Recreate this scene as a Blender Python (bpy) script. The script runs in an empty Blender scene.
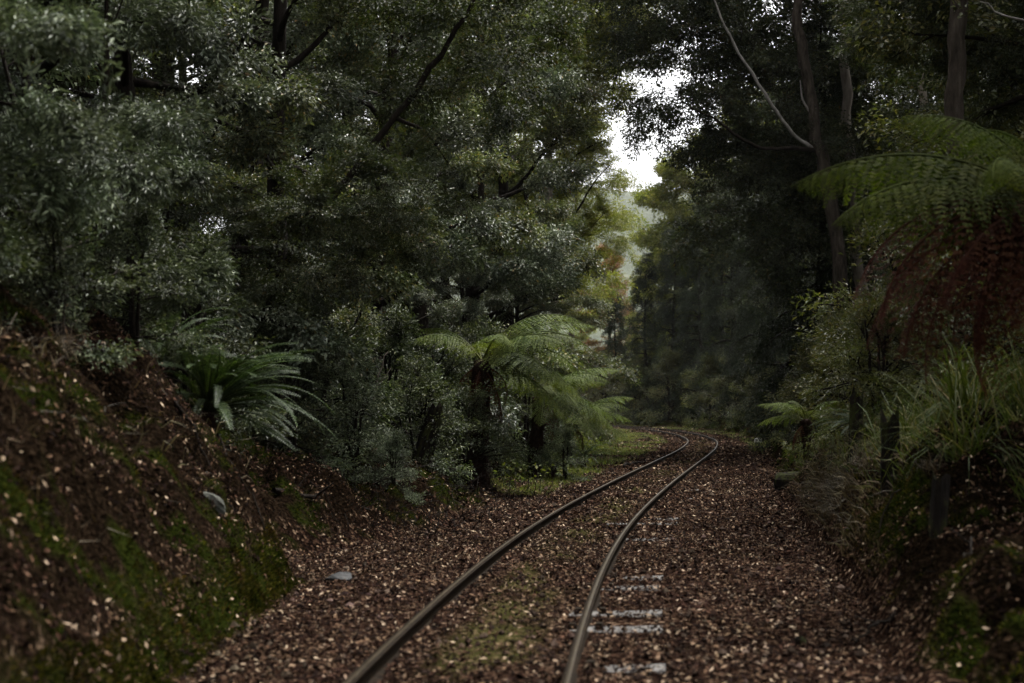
import bpy, math
import numpy as np
from mathutils import Matrix, Vector

scene = bpy.context.scene
COL = scene.collection
R = math.radians

# ------------------------------------------------------------------ camera, sky, sun, exposure
FPX, HZN, CAMH = 1422.0, 405.0, 1.45          # focal length in pixels (50 mm), horizon row, eye height
cam_data = bpy.data.cameras.new('camera')
cam = bpy.data.objects.new('camera', cam_data); COL.objects.link(cam)
cam.location = (0, 0, CAMH); cam.rotation_euler = (R(90), 0, 0)
cam_data.sensor_width = 36.0; cam_data.lens = 50.0
cam_data.shift_y = (HZN - 341.5) / 1024.0
cam_data.clip_end = 6000
cam_data.dof.use_dof = True; cam_data.dof.focus_distance = 24.0; cam_data.dof.aperture_fstop = 2.0
scene.camera = cam

SUN_EL, SUN_AZ = 66.0, 42.0                    # degrees; azimuth from +Y towards +X
world = bpy.data.worlds.new('World'); scene.world = world; world.use_nodes = True
wn, wl = world.node_tree.nodes, world.node_tree.links
wn.clear()
sky = wn.new('ShaderNodeTexSky'); sky.sky_type = 'NISHITA'; sky.sun_disc = False
sky.sun_elevation = R(SUN_EL); sky.sun_rotation = R(SUN_AZ)
sky.air_density = 1.0; sky.dust_density = 4.0; sky.ozone_density = 1.0
hs = wn.new('ShaderNodeHueSaturation'); hs.inputs['Saturation'].default_value = 0.06   # cloud cover: nearly grey
bg = wn.new('ShaderNodeBackground'); bg.inputs['Strength'].default_value = 0.13
wo = wn.new('ShaderNodeOutputWorld')
wl.new(sky.outputs[0], hs.inputs['Color']); wl.new(hs.outputs[0], bg.inputs['Color']); wl.new(bg.outputs[0], wo.inputs[0])

sun_d = bpy.data.lights.new('sun', 'SUN'); sun_d.energy = 1.5; sun_d.angle = R(10); sun_d.color = (1.0, .96, .9)
sun = bpy.data.objects.new('sun', sun_d); COL.objects.link(sun)
sd = Vector((math.sin(R(SUN_AZ)) * math.cos(R(SUN_EL)), math.cos(R(SUN_AZ)) * math.cos(R(SUN_EL)), math.sin(R(SUN_EL))))
sun.rotation_euler = sd.to_track_quat('Z', 'Y').to_euler(); sun.location = (20, 40, 60)

vs = scene.view_settings
vs.view_transform = 'Standard'; vs.look = 'None'; vs.gamma = 1.0; vs.use_curve_mapping = False
vs.exposure = 1.8
scene.render.engine = 'CYCLES'
scene.cycles.use_denoising = True
scene.cycles.max_bounces = 6; scene.cycles.diffuse_bounces = 1; scene.cycles.glossy_bounces = 2
scene.cycles.transmission_bounces = 4; scene.cycles.volume_bounces = 0

# ------------------------------------------------------------------ small tools
def px(x, y, Y):
    """a point seen at pixel (x, y) at distance Y"""
    return np.array([(x - 512.0) / FPX * Y, Y, CAMH + (HZN - y) / FPX * Y])

def hash01(i, j, k=0):
    i = np.asarray(i).astype(np.int64); j = np.asarray(j).astype(np.int64); k = np.asarray(k).astype(np.int64)
    n = (i * 374761393 + j * 668265263 + k * 1274126177) & 0xffffffff
    n = ((n ^ (n >> 13)) * 1274126177) & 0xffffffff
    return ((n ^ (n >> 16)) & 0xffffff) / float(0xffffff)

def vnoise(x, y, s=0):
    x = np.asarray(x, float); y = np.asarray(y, float)
    i = np.floor(x); j = np.floor(y); fx = x - i; fy = y - j
    fx = fx * fx * (3 - 2 * fx); fy = fy * fy * (3 - 2 * fy)
    a = hash01(i, j, s); b = hash01(i + 1, j, s); c = hash01(i, j + 1, s); d = hash01(i + 1, j + 1, s)
    return (a * (1 - fx) + b * fx) * (1 - fy) + (c * (1 - fx) + d * fx) * fy

def fbm(x, y, s=0, o=4):
    t, a, w = 0, .5, 0
    for q in range(o):
        t = t + a * vnoise(np.asarray(x) * 2 ** q + 17 * q, np.asarray(y) * 2 ** q - 9 * q, s + q); w += a; a *= .5
    return t / w

def sstep(a, b, x):
    t = np.clip((np.asarray(x, float) - a) / (b - a), 0, 1); return t * t * (3 - 2 * t)

def norm(v):
    v = np.asarray(v, float); return v / np.maximum(np.linalg.norm(v, axis=-1, keepdims=True), 1e-9)

def mesh_np(name, verts, faces, mat, smooth=False):
    """faces: (n,k) int array or a list of such arrays"""
    me = bpy.data.meshes.new(name)
    if not isinstance(faces, (list, tuple)): faces = [faces]
    faces = [np.asarray(f, np.int32) for f in faces if len(f)]
    verts = np.asarray(verts, np.float32)
    tot = np.concatenate([np.full(len(f), f.shape[1], np.int32) for f in faces])
    loops = np.concatenate([f.ravel() for f in faces])
    me.vertices.add(len(verts)); me.vertices.foreach_set('co', verts.ravel())
    me.loops.add(len(loops)); me.loops.foreach_set('vertex_index', loops)
    me.polygons.add(len(tot)); st = np.zeros(len(tot), np.int32); st[1:] = np.cumsum(tot)[:-1]
    me.polygons.foreach_set('loop_start', st); me.polygons.foreach_set('loop_total', tot)
    me.polygons.foreach_set('use_smooth', np.full(len(tot), smooth, bool))
    me.update(calc_edges=True)
    if mat is not None: me.materials.append(mat)
    return me

def ob(name, me, parent=None, loc=None):
    o = bpy.data.objects.new(name, me); COL.objects.link(o)
    if parent is not None: o.parent = parent
    if loc is not None: o.location = loc
    return o

def tag(o, label=None, cat=None, group=None, kind=None):
    for k, v in (('label', label), ('category', cat), ('group', group), ('kind', kind)):
        if v: o[k] = v
    return o

def empty(name, loc, rz=0, sc=1.0):
    o = bpy.data.objects.new(name, None); COL.objects.link(o)
    o.location = tuple(float(q) for q in loc); o.rotation_euler = (0, 0, rz); o.scale = (sc, sc, sc); o.empty_display_size = .2
    return o

class MB:
    """collects vertices and faces for one mesh"""
    def __init__(s): s.v = []; s.q = []; s.t = []; s.n = 0
    def add(s, v, q=None, t=None):
        v = np.asarray(v, float)
        if q is not None and len(q): s.q.append(np.asarray(q) + s.n)
        if t is not None and len(t): s.t.append(np.asarray(t) + s.n)
        s.v.append(v); s.n += len(v)
    def tube(s, pts, rad, sides=6, cap=True, rough=0, rng=None):
        pts = np.asarray(pts, float); rad = np.broadcast_to(np.asarray(rad, float), (len(pts),))
        tg = norm(np.gradient(pts, axis=0)); ref = np.array([0, 0, 1.0]) if abs(tg[0][2]) < .9 else np.array([1.0, 0, 0])
        u = norm(np.cross(tg, ref)); w = np.cross(tg, u)
        a = np.arange(sides) * 2 * math.pi / sides
        rr = rad[:, None] * (1 + (rng.normal(0, rough, (len(pts), sides)) if rough else 0))
        v = pts[:, None] + rr[..., None] * (np.cos(a)[None, :, None] * u[:, None] + np.sin(a)[None, :, None] * w[:, None])
        n = len(pts); i = np.arange(n - 1)[:, None] * sides; j = np.arange(sides)[None]; j2 = (j + 1) % sides
        q = np.stack([i + j, i + j2, i + sides + j2, i + sides + j], -1).reshape(-1, 4)
        vv = v.reshape(-1, 3); tri = []
        if cap:
            c = len(vv); vv = np.vstack([vv, pts[-1] + tg[-1] * rad[-1] * .4])
            tri = [[c - sides + k, c - sides + (k + 1) % sides, c] for k in range(sides)]
        s.add(vv, q, tri)
    def mesh(s, name, mat, smooth=True):
        f = []
        if s.q: f.append(np.vstack(s.q))
        if s.t: f.append(np.vstack(s.t))
        return mesh_np(name, np.vstack(s.v), f, mat, smooth)

# ------------------------------------------------------------------ materials
def newmat(name):
    m = bpy.data.materials.new(name); m.use_nodes = True
    n, l = m.node_tree.nodes, m.node_tree.links
    n.clear(); out = n.new('ShaderNodeOutputMaterial')
    return m, n, l, out

def ramp(n, stops, interp='LINEAR'):
    r = n.new('ShaderNodeValToRGB'); r.color_ramp.interpolation = interp
    e = r.color_ramp.elements
    while len(e) < len(stops): e.new(.5)
    for k, (p, c) in enumerate(stops): e[k].position = p; e[k].color = (*c, 1)
    return r

def leaf_material(name, stops, rough=.42, trans=.3, spec=.5, tcol=(1.2, 1.35, .5), vary=(1.1, .55, 1.45), hue=(.47, .53)):
    m, n, l, out = newmat(name)
    g = n.new('ShaderNodeNewGeometry'); r = ramp(n, stops); l.new(g.outputs['Random Per Island'], r.inputs[0])
    oi = n.new('ShaderNodeObjectInfo')
    mr = n.new('ShaderNodeMapRange'); mr.inputs[3].default_value = .75; mr.inputs[4].default_value = 1.25
    l.new(oi.outputs['Random'], mr.inputs[0])
    tc = n.new('ShaderNodeTexCoord'); nz = n.new('ShaderNodeTexNoise'); nz.inputs['Scale'].default_value = vary[0]; nz.inputs['Detail'].default_value = 3
    l.new(tc.outputs['Object'], nz.inputs['Vector'])
    m2 = n.new('ShaderNodeMapRange'); m2.inputs[1].default_value = .3; m2.inputs[2].default_value = .7; m2.inputs[3].default_value = vary[1]; m2.inputs[4].default_value = vary[2]; l.new(nz.outputs[0], m2.inputs[0])
    mm = n.new('ShaderNodeMath'); mm.operation = 'MULTIPLY'; l.new(mr.outputs[0], mm.inputs[0]); l.new(m2.outputs[0], mm.inputs[1])
    sc_ = n.new('ShaderNodeSeparateColor'); l.new(nz.outputs['Color'], sc_.inputs[0])
    m3 = n.new('ShaderNodeMapRange'); m3.inputs[1].default_value = .3; m3.inputs[2].default_value = .7; m3.inputs[3].default_value = hue[1]; m3.inputs[4].default_value = hue[0]; l.new(sc_.outputs[1], m3.inputs[0])
    hv = n.new('ShaderNodeHueSaturation'); l.new(r.outputs[0], hv.inputs['Color']); l.new(mm.outputs[0], hv.inputs['Value']); l.new(m3.outputs[0], hv.inputs['Hue'])
    p = n.new('ShaderNodeBsdfPrincipled'); p.inputs['Roughness'].default_value = rough
    p.inputs['Specular IOR Level'].default_value = spec
    l.new(hv.outputs[0], p.inputs['Base Color'])
    if trans > 0:
        t = n.new('ShaderNodeBsdfTranslucent'); mu = n.new('ShaderNodeMix'); mu.data_type = 'RGBA'; mu.blend_type = 'MULTIPLY'
        mu.inputs[0].default_value = 1; mu.inputs[7].default_value = (*tcol, 1)
        l.new(hv.outputs[0], mu.inputs[6]); l.new(mu.outputs[2], t.inputs['Color'])
        mx = n.new('ShaderNodeMixShader'); mx.inputs[0].default_value = trans
        l.new(p.outputs[0], mx.inputs[1]); l.new(t.outputs[0], mx.inputs[2]); l.new(mx.outputs[0], out.inputs[0])
    else: l.new(p.outputs[0], out.inputs[0])
    return m

def rough_material(name, stops, scale=6, rough=.9, bump=.4, stretch=(1, 1, 1), spec=.08, dist=.03, metal=0.0):
    m, n, l, out = newmat(name)
    tc = n.new('ShaderNodeTexCoord'); mp = n.new('ShaderNodeMapping'); mp.inputs['Scale'].default_value = stretch
    l.new(tc.outputs['Object'], mp.inputs[0])
    nz = n.new('ShaderNodeTexNoise'); nz.inputs['Scale'].default_value = scale; nz.inputs['Detail'].default_value = 6; nz.inputs['Roughness'].default_value = .65
    l.new(mp.outputs[0], nz.inputs['Vector'])
    r = ramp(n, stops); l.new(nz.outputs[0], r.inputs[0])
    p = n.new('ShaderNodeBsdfPrincipled'); p.inputs['Roughness'].default_value = rough; p.inputs['Specular IOR Level'].default_value = spec; p.inputs['Metallic'].default_value = metal
    l.new(r.outputs[0], p.inputs['Base Color'])
    b = n.new('ShaderNodeBump'); b.inputs['Strength'].default_value = bump; b.inputs['Distance'].default_value = dist
    l.new(nz.outputs[0], b.inputs['Height']); l.new(b.outputs[0], p.inputs['Normal'])
    l.new(p.outputs[0], out.inputs[0])
    return m

M = {}
M['silver'] = leaf_material('silver_leaf', [(0, (.020, .028, .012)), (.5, (.078, .100, .05)), (.85, (.17, .20, .115)), (1, (.27, .30, .19))], .48, .1, .38, (1.1, 1.15, .7), vary=(1.3, .35, 1.6), hue=(.49, .52))
M['dense'] = leaf_material('dense_leaf', [(0, (.024, .032, .017)), (.5, (.08, .097, .057)), (.85, (.17, .19, .125)), (.97, (.24, .26, .19)), (1, (.2, .11, .03))], .45, .12, .4, (1.1, 1.2, .6), vary=(1.0, .5, 1.9), hue=(.48, .53))
M['shrubleaf'] = leaf_material('shrub_leaf', [(0, (.016, .023, .010)), (.5, (.042, .053, .026)), (.88, (.085, .10, .055)), (1, (.15, .16, .09))], .5, .15, .22, vary=(1.5, .4, 1.7))
M['dense2'] = leaf_material('matt_leaf', [(0, (.028, .037, .015)), (.55, (.09, .105, .047)), (.9, (.18, .19, .09)), (1, (.17, .11, .03))], .45, .2, .45)
M['yellow'] = leaf_material('yellowgreen_leaf', [(0, (.08, .09, .02)), (.6, (.17, .175, .045)), (1, (.26, .245, .08))], .5, .4, .3)
M['dark'] = leaf_material('dark_leaf', [(0, (.016, .021, .009)), (.6, (.036, .044, .018)), (.95, (.06, .066, .026)), (1, (.09, .06, .018))], .5, .25, .3)
M['needle'] = leaf_material('dark_needle', [(0, (.008, .012, .006)), (.7, (.018, .025, .011)), (1, (.032, .038, .015))], .55, .2, .25)
M['olive'] = leaf_material('olive_leaf', [(0, (.04, .045, .014)), (.7, (.075, .08, .025)), (1, (.12, .10, .03))], .45, .3)
M['orange'] = leaf_material('orange_leaf', [(0, (.12, .06, .02)), (.6, (.2, .10, .03)), (1, (.16, .14, .04))], .5, .3, tcol=(1.2, 1, .6))
M['fern'] = leaf_material('fern_green', [(0, (.042, .058, .012)), (.6, (.085, .10, .024)), (1, (.135, .15, .042))], .6, .35, .12)
M['fern_shaded_olive'] = leaf_material('fern_shaded_olive_green', [(0, (.020, .027, .004)), (.6, (.042, .049, .008)), (1, (.068, .072, .014))], .8, .35, .04)  # olive fern green, with the canopy shade put into the darker colour
M['fern_dark'] = leaf_material('fern_dark_green', [(0, (.018, .03, .009)), (.6, (.038, .054, .018)), (1, (.07, .09, .034))], .5, .2, .18)
M['fern_dead'] = leaf_material('fern_dead_brown', [(0, (.035, .010, .006)), (.6, (.065, .020, .011)), (1, (.10, .04, .02))], .8, .2, .2, (1.2, .8, .6))
M['grass'] = leaf_material('tussock_green', [(0, (.03, .042, .010)), (.7, (.06, .078, .018)), (1, (.17, .14, .055))], .6, .3, .12)
M['straw'] = leaf_material('straw', [(0, (.03, .022, .009)), (.6, (.075, .055, .024)), (1, (.18, .14, .07))], .7, .15, .3, (1, .9, .7))
M['verge'] = leaf_material('verge_grass', [(0, (.06, .08, .02)), (.7, (.11, .13, .03)), (1, (.18, .16, .06))], .5, .3)
M['moss'] = leaf_material('moss_green', [(0, (.006, .008, .002)), (.6, (.021, .021, .0045)), (1, (.07, .058, .014))], .95, .2, .0, vary=(3.5, .4, 1.7), hue=(.44, .55))
M['litter'] = leaf_material('fallen_leaf', [(0, (.0035, .002, .0016)), (.40, (.012, .0062, .0046)), (.64, (.030, .0155, .0105)), (.80, (.078, .042, .026)), (.91, (.18, .115, .07)), (1, (.45, .34, .24))], .8, .0, .02, vary=(1.6, .65, 1.35), hue=(.49, .51))
M['stone'] = leaf_material('ballast_stone', [(0, (.015, .010, .008)), (.6, (.04, .026, .019)), (1, (.12, .085, .065))], .9, .0, .05)
M['bark_dark'] = rough_material('bark_dark', [(.3, (.005, .004, .003)), (.55, (.016, .012, .009)), (.75, (.034, .028, .022))], 12, bump=.8, stretch=(1, 1, .25), dist=.04)
M['bark_mid'] = rough_material('bark_mid', [(.3, (.012, .009, .007)), (.55, (.045, .036, .028)), (.75, (.09, .075, .06))], 10, stretch=(1, 1, .25), dist=.05, bump=.8)
M['bark_pale'] = rough_material('bark_pale', [(.3, (.08, .065, .05)), (.55, (.17, .145, .12)), (.75, (.27, .24, .20))], 7, stretch=(1, 1, .2), dist=.03)
M['bark_white'] = rough_material('deadwood_pale', [(.3, (.10, .09, .08)), (.6, (.24, .22, .20)), (.8, (.36, .34, .31))], 9, stretch=(1, 1, .4), dist=.02, rough=.7)
M['bark_red'] = rough_material('fern_trunk', [(.3, (.008, .004, .003)), (.55, (.024, .012, .008)), (.75, (.05, .027, .016))], 22, stretch=(1, 1, .5), dist=.05, bump=.8)
M['post'] = rough_material('rotten_wood', [(.3, (.004, .0035, .003)), (.5, (.013, .010, .008)), (.62, (.03, .035, .009)), (.8, (.05, .042, .03))], 9, stretch=(1, 1, .35), dist=.05, bump=.7)
M['rail'] = rough_material('rail_rust', [(.3, (.006, .004, .0025)), (.6, (.014, .009, .0045)), (.8, (.03, .02, .009))], 14, rough=.8, bump=.3, dist=.006, spec=.06)
M['railtop'] = rough_material('rail_running_surface', [(.3, (.04, .029, .016)), (.7, (.095, .07, .04))], 10, rough=.38, bump=.05, dist=.002, spec=.3, metal=.85)
M['sleeper'] = rough_material('sleeper_weathered', [(.3, (.05, .046, .042)), (.55, (.13, .122, .115)), (.75, (.25, .24, .225))], 12, stretch=(.25, 1, 1), rough=.75, bump=.35, dist=.01)
M['slate'] = rough_material('grey_rock', [(.3, (.02, .02, .02)), (.6, (.06, .06, .06)), (.8, (.11, .11, .10))], 5, rough=.6, bump=.5, dist=.03)
M['palerock'] = rough_material('pale_rock', [(.3, (.04, .045, .035)), (.55, (.11, .11, .095)), (.75, (.2, .2, .18))], 9, rough=.8, bump=.5, dist=.02)
M['white'] = rough_material('white_paint', [(.3, (.6, .6, .58)), (.7, (.8, .8, .78))], 8, rough=.6, bump=.05)
M['black'] = rough_material('black_paint', [(.3, (.015, .015, .015)), (.7, (.03, .03, .03))], 8, rough=.5, bump=.05)

# ------------------------------------------------------------------ track line and terrain
_mid = [(-12, -1.62), (0, -.84), (7.16, -.307), (8.7, -.168), (11.4, .096), (14.3, .43), (19.1, 1.15), (27.3, 2.59), (37.9, 4.56), (46.3, 6.1),
        (57, 7.7), (68.6, 8.55), (79.6, 8.6), (86.6, 8.28), (100, 6.7), (115, 3.2), (130, -2.2), (145, -9.5), (170, -25)]
_cy = .964 * np.array([p[0] for p in _mid], float); _cx = .964 * np.array([p[1] for p in _mid], float)
_gy = np.arange(-11.5, 163, .5); _gx = np.interp(_gy, _cy, _cx)
for _ in range(5):
    k = np.ones(9) / 9; e = np.pad(_gx, 4, mode='reflect', reflect_type='odd'); _gx = np.convolve(e, k, 'valid')
def trackx(y): return np.interp(y, _gy, _gx)

_LF = np.array([(-12, -2.2), (5, -1.75), (7.2, -1.84), (9.5, -1.82), (11.6, -1.75), (12.5, -2.25), (13.6, -2.1), (15, -1.35), (16.6, -.96), (21.4, -.18), (24, .0),
                (30, .6), (40, 1.6), (57, 3.6), (70, 4.6), (85, 4.3), (100, 2.6), (115, -1), (130, -6.4), (145, -14), (170, -29), (3000, -29)])
_RF = np.array([(-12, .9), (0, 1.6), (5, 1.9), (7.2, 2.0), (10.8, 2.6), (14, 3.05), (19, 3.78), (26.5, 4.85), (40, 7.1), (54, 9.7), (60, 10.4), (80, 11.4),
                (95, 10.4), (115, 7), (130, 1.6), (145, -6), (170, -22), (3000, -22)])
_LA = np.array([(-12, 1.9), (11.5, 1.85), (12.4, 1.5), (13.5, 1.0), (16, .75), (20, .5), (25, .12), (60, .1), (3000, .1)])
_RA = np.array([(-12, .5), (7, .55), (9.5, .75), (11.2, 1.2), (19, 1.1), (25, .4), (30, .2), (60, .15), (3000, .15)])
def lf(y): return np.interp(y, _LF[:, 0], _LF[:, 1]) + .10 * (fbm(np.asarray(y) * .9, 3.1, 5) - .5)
def rf(y): return np.interp(y, _RF[:, 0], _RF[:, 1]) + .12 * (fbm(np.asarray(y) * .9, 7.7, 6) - .5)
def gh(x, y):
    x = np.asarray(x, float); y = np.asarray(y, float)
    d = np.maximum(lf(y) - x, 0); e = np.maximum(x - rf(y), 0)
    hl = np.interp(y, _LA[:, 0], _LA[:, 1]) * (1 - np.exp(-(d / .62) ** 1.25)) + .19 * np.minimum(d, 40) * sstep(.2, 3, d)
    hr = np.interp(y, _RA[:, 0], _RA[:, 1]) * (1 - np.exp(-(e / .36) ** 1.2)) + .25 * np.minimum(e, 40) * sstep(.2, 3, e)
    b = sstep(.02, .5, d) + sstep(.02, .4, e)
    n = b * (.75 * (fbm(x * 1.5 + 40, y * 1.5, 1, 3) - .5) + .42 * (fbm(x * 4.2, y * 4.2, 2, 2) - .5)) + .035 * (fbm(x * 1.6, y * 1.6, 3) - .5)
    return hl + hr + n * (1 if True else 0)
def gnormal(x, y, e=.04):
    dx = (gh(x + e, y) - gh(x - e, y)) / (2 * e); dy = (gh(x, y + e) - gh(x, y - e)) / (2 * e)
    return norm(np.stack([-dx, -dy, np.ones_like(dx)], -1))
def moss_mask(x, y):
    d = lf(y) - x; e = x - rf(y); z = gh(x, y)
    m = sstep(.515, .60, fbm(x * 3.4 + 9, y * 2.6 + z * 3.4, 11, 6) * .75 + .25 * fbm(x * 13, y * 13, 19, 3) + .045 * (e > 0)) * (sstep(.0, .2, d) + sstep(.05, .3, e))
    m = np.maximum(m, sstep(-.14, .0, d) * (1 - sstep(.10, .24, d)) * sstep(4, 6, y) * (1 - sstep(11.6, 12.1, y)) * sstep(.34, .5, fbm(x * 2, y * 1.4, 14) + .12))
    return np.clip(m, 0, 1)
def bank_mask(x, y):
    return np.clip(sstep(.05, .35, lf(y) - x) + sstep(.05, .3, x - rf(y)), 0, 1)
def verge_mask(x, y):
    t = trackx(y); left = sstep(-.8, .3, x - lf(y)) * (1 - sstep(-1.7, -1.2, x - t)) * sstep(20, 25, y)
    right = sstep(1.5, 1.9, x - t) * (1 - sstep(-.1, .5, x - rf(y))) * sstep(40, 48, y) * .8
    mid = (1 - sstep(.1, .4, np.abs(x - t))) * sstep(.44, .62, fbm(x * 1.9, y * 1.1, 23)) * sstep(6, 8, y) * .42
    return np.clip((left + right) * sstep(.38, .55, fbm(x * .9, y * .5, 21)) + mid, 0, 1)

def build_ground():
    rows = np.concatenate([np.arange(-12, 5, .5), np.arange(5, 16, .06), np.arange(16, 30, .16), np.arange(30, 60, .5), np.arange(60, 180, 1.5),
                           np.array([190, 220, 260, 320, 400, 520, 700, 1000, 1500, 2200, 3000, 4200])])
    dl = np.concatenate([np.arange(.03, 1.8, .036), np.geomspace(1.85, 60, 34), [90, 150, 300, 700, 1500]])
    mid = np.linspace(0, 1, 56)
    cols = len(dl) * 2 + len(mid)
    Y = np.repeat(rows[:, None], cols, 1)
    L, Rr = lf(rows)[:, None], rf(rows)[:, None]
    X = np.concatenate([L - dl[::-1][None], L + (Rr - L) * mid[None], Rr + dl[None]], 1)
    Z = gh(X, Y)
    v = np.stack([X, Y, Z], -1).reshape(-1, 3)
    i = np.arange(len(rows) - 1)[:, None] * cols + np.arange(cols - 1)[None]
    q = np.stack([i, i + 1, i + cols + 1, i + cols], -1).reshape(-1, 4)
    m, n, l, out = newmat('forest_soil')
    tc = n.new('ShaderNodeTexCoord')
    nz = n.new('ShaderNodeTexNoise'); nz.inputs['Scale'].default_value = 26; nz.inputs['Detail'].default_value = 5; l.new(tc.outputs['Object'], nz.inputs['Vector'])
    vo = n.new('ShaderNodeTexVoronoi'); vo.inputs['Scale'].default_value = 34; l.new(tc.outputs['Object'], vo.inputs['Vector'])
    r1 = ramp(n, [(0, (.0035, .0022, .0017)), (.45, (.009, .005, .0038)), (.72, (.021, .0115, .008)), (.88, (.05, .028, .018)), (1, (.18, .12, .08))])
    sp = n.new('ShaderNodeSeparateColor'); l.new(vo.outputs['Color'], sp.inputs[0]); l.new(sp.outputs[0], r1.inputs[0])
    r2 = ramp(n, [(.3, (.005, .007, .0015)), (.6, (.013, .017, .003)), (.8, (.026, .026, .006))]); l.new(nz.outputs[0], r2.inputs[0])
    r3 = ramp(n, [(.3, (.03, .035, .010)), (.6, (.07, .07, .02)), (.8, (.12, .095, .035))]); l.new(nz.outputs[0], r3.inputs[0])
    a1 = n.new('ShaderNodeAttribute'); a1.attribute_name = 'moss'; a2 = n.new('ShaderNodeAttribute'); a2.attribute_name = 'verge'
    a0 = n.new('ShaderNodeAttribute'); a0.attribute_name = 'bank'
    r0 = ramp(n, [(.25, (.002, .0014, .001)), (.5, (.0065, .0042, .0026)), (.62, (.014, .009, .0055)), (.8, (.03, .02, .012))]); l.new(nz.outputs[0], r0.inputs[0])
    m0 = n.new('ShaderNodeMix'); m0.data_type = 'RGBA'; l.new(a0.outputs['Fac'], m0.inputs[0]); l.new(r1.outputs[0], m0.inputs[6]); l.new(r0.outputs[0], m0.inputs[7])
    m1 = n.new('ShaderNodeMix'); m1.data_type = 'RGBA'; l.new(a1.outputs['Fac'], m1.inputs[0]); l.new(m0.outputs[2], m1.inputs[6]); l.new(r2.outputs[0], m1.inputs[7])
    m2 = n.new('ShaderNodeMix'); m2.data_type = 'RGBA'; l.new(a2.outputs['Fac'], m2.inputs[0]); l.new(m1.outputs[2], m2.inputs[6]); l.new(r3.outputs[0], m2.inputs[7])
    p = n.new('ShaderNodeBsdfPrincipled'); p.inputs['Roughness'].default_value = .95; p.inputs['Specular IOR Level'].default_value = .0
    l.new(m2.outputs[2], p.inputs['Base Color'])
    b = n.new('ShaderNodeBump'); b.inputs['Strength'].default_value = .6; b.inputs['Distance'].default_value = .03
    ad = n.new('ShaderNodeMath'); l.new(nz.outputs[0], ad.inputs[0]); l.new(vo.outputs['Distance'], ad.inputs[1])
    l.new(ad.outputs[0], b.inputs['Height']); l.new(b.outputs[0], p.inputs['Normal']); l.new(p.outputs[0], out.inputs[0])
    me = mesh_np('ground', v, q, m, True)
    for nm, fn in (('moss', moss_mask), ('verge', verge_mask), ('bank', bank_mask)):
        at = me.attributes.new(nm, 'FLOAT', 'POINT'); at.data.foreach_set('value', fn(v[:, 0], v[:, 1]).astype(np.float32))
    tag(ob('ground', me), 'leaf-strewn forest floor with a mossy cutting bank on either side of the track', kind='structure')
build_ground()

# far hill, seen through the gap above the track
def build_hill():
    rng = np.random.default_rng(5)
    xs = np.linspace(-2300, 2400, 190); ys = np.linspace(1500, 3900, 70)
    X, Y = np.meshgrid(xs, ys)
    prof = 330 + 80 * np.sin(X / 520 + .4) + 90 * (fbm(X / 400, 4.2, 31) - .5)
    Z = prof * np.exp(-((Y - 2500) / 600) ** 2) + 26 * (fbm(X / 50, Y / 50, 32) - .4) - 12
    v = np.stack([X, Y, Z], -1).reshape(-1, 3); c = len(xs)
    i = np.arange(len(ys) - 1)[:, None] * c + np.arange(c - 1)[None]
    m = rough_material('hill_forest', [(.3, (.03, .04, .02)), (.6, (.06, .07, .035)), (.8, (.10, .10, .05))], .03, bump=1, dist=12)
    tag(ob('hill', mesh_np('hill', v, np.stack([i, i + 1, i + c + 1, i + c], -1).reshape(-1, 4), m, True)), 'pale misty wooded hill seen through the gap above the track', kind='structure')
build_hill()

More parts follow.
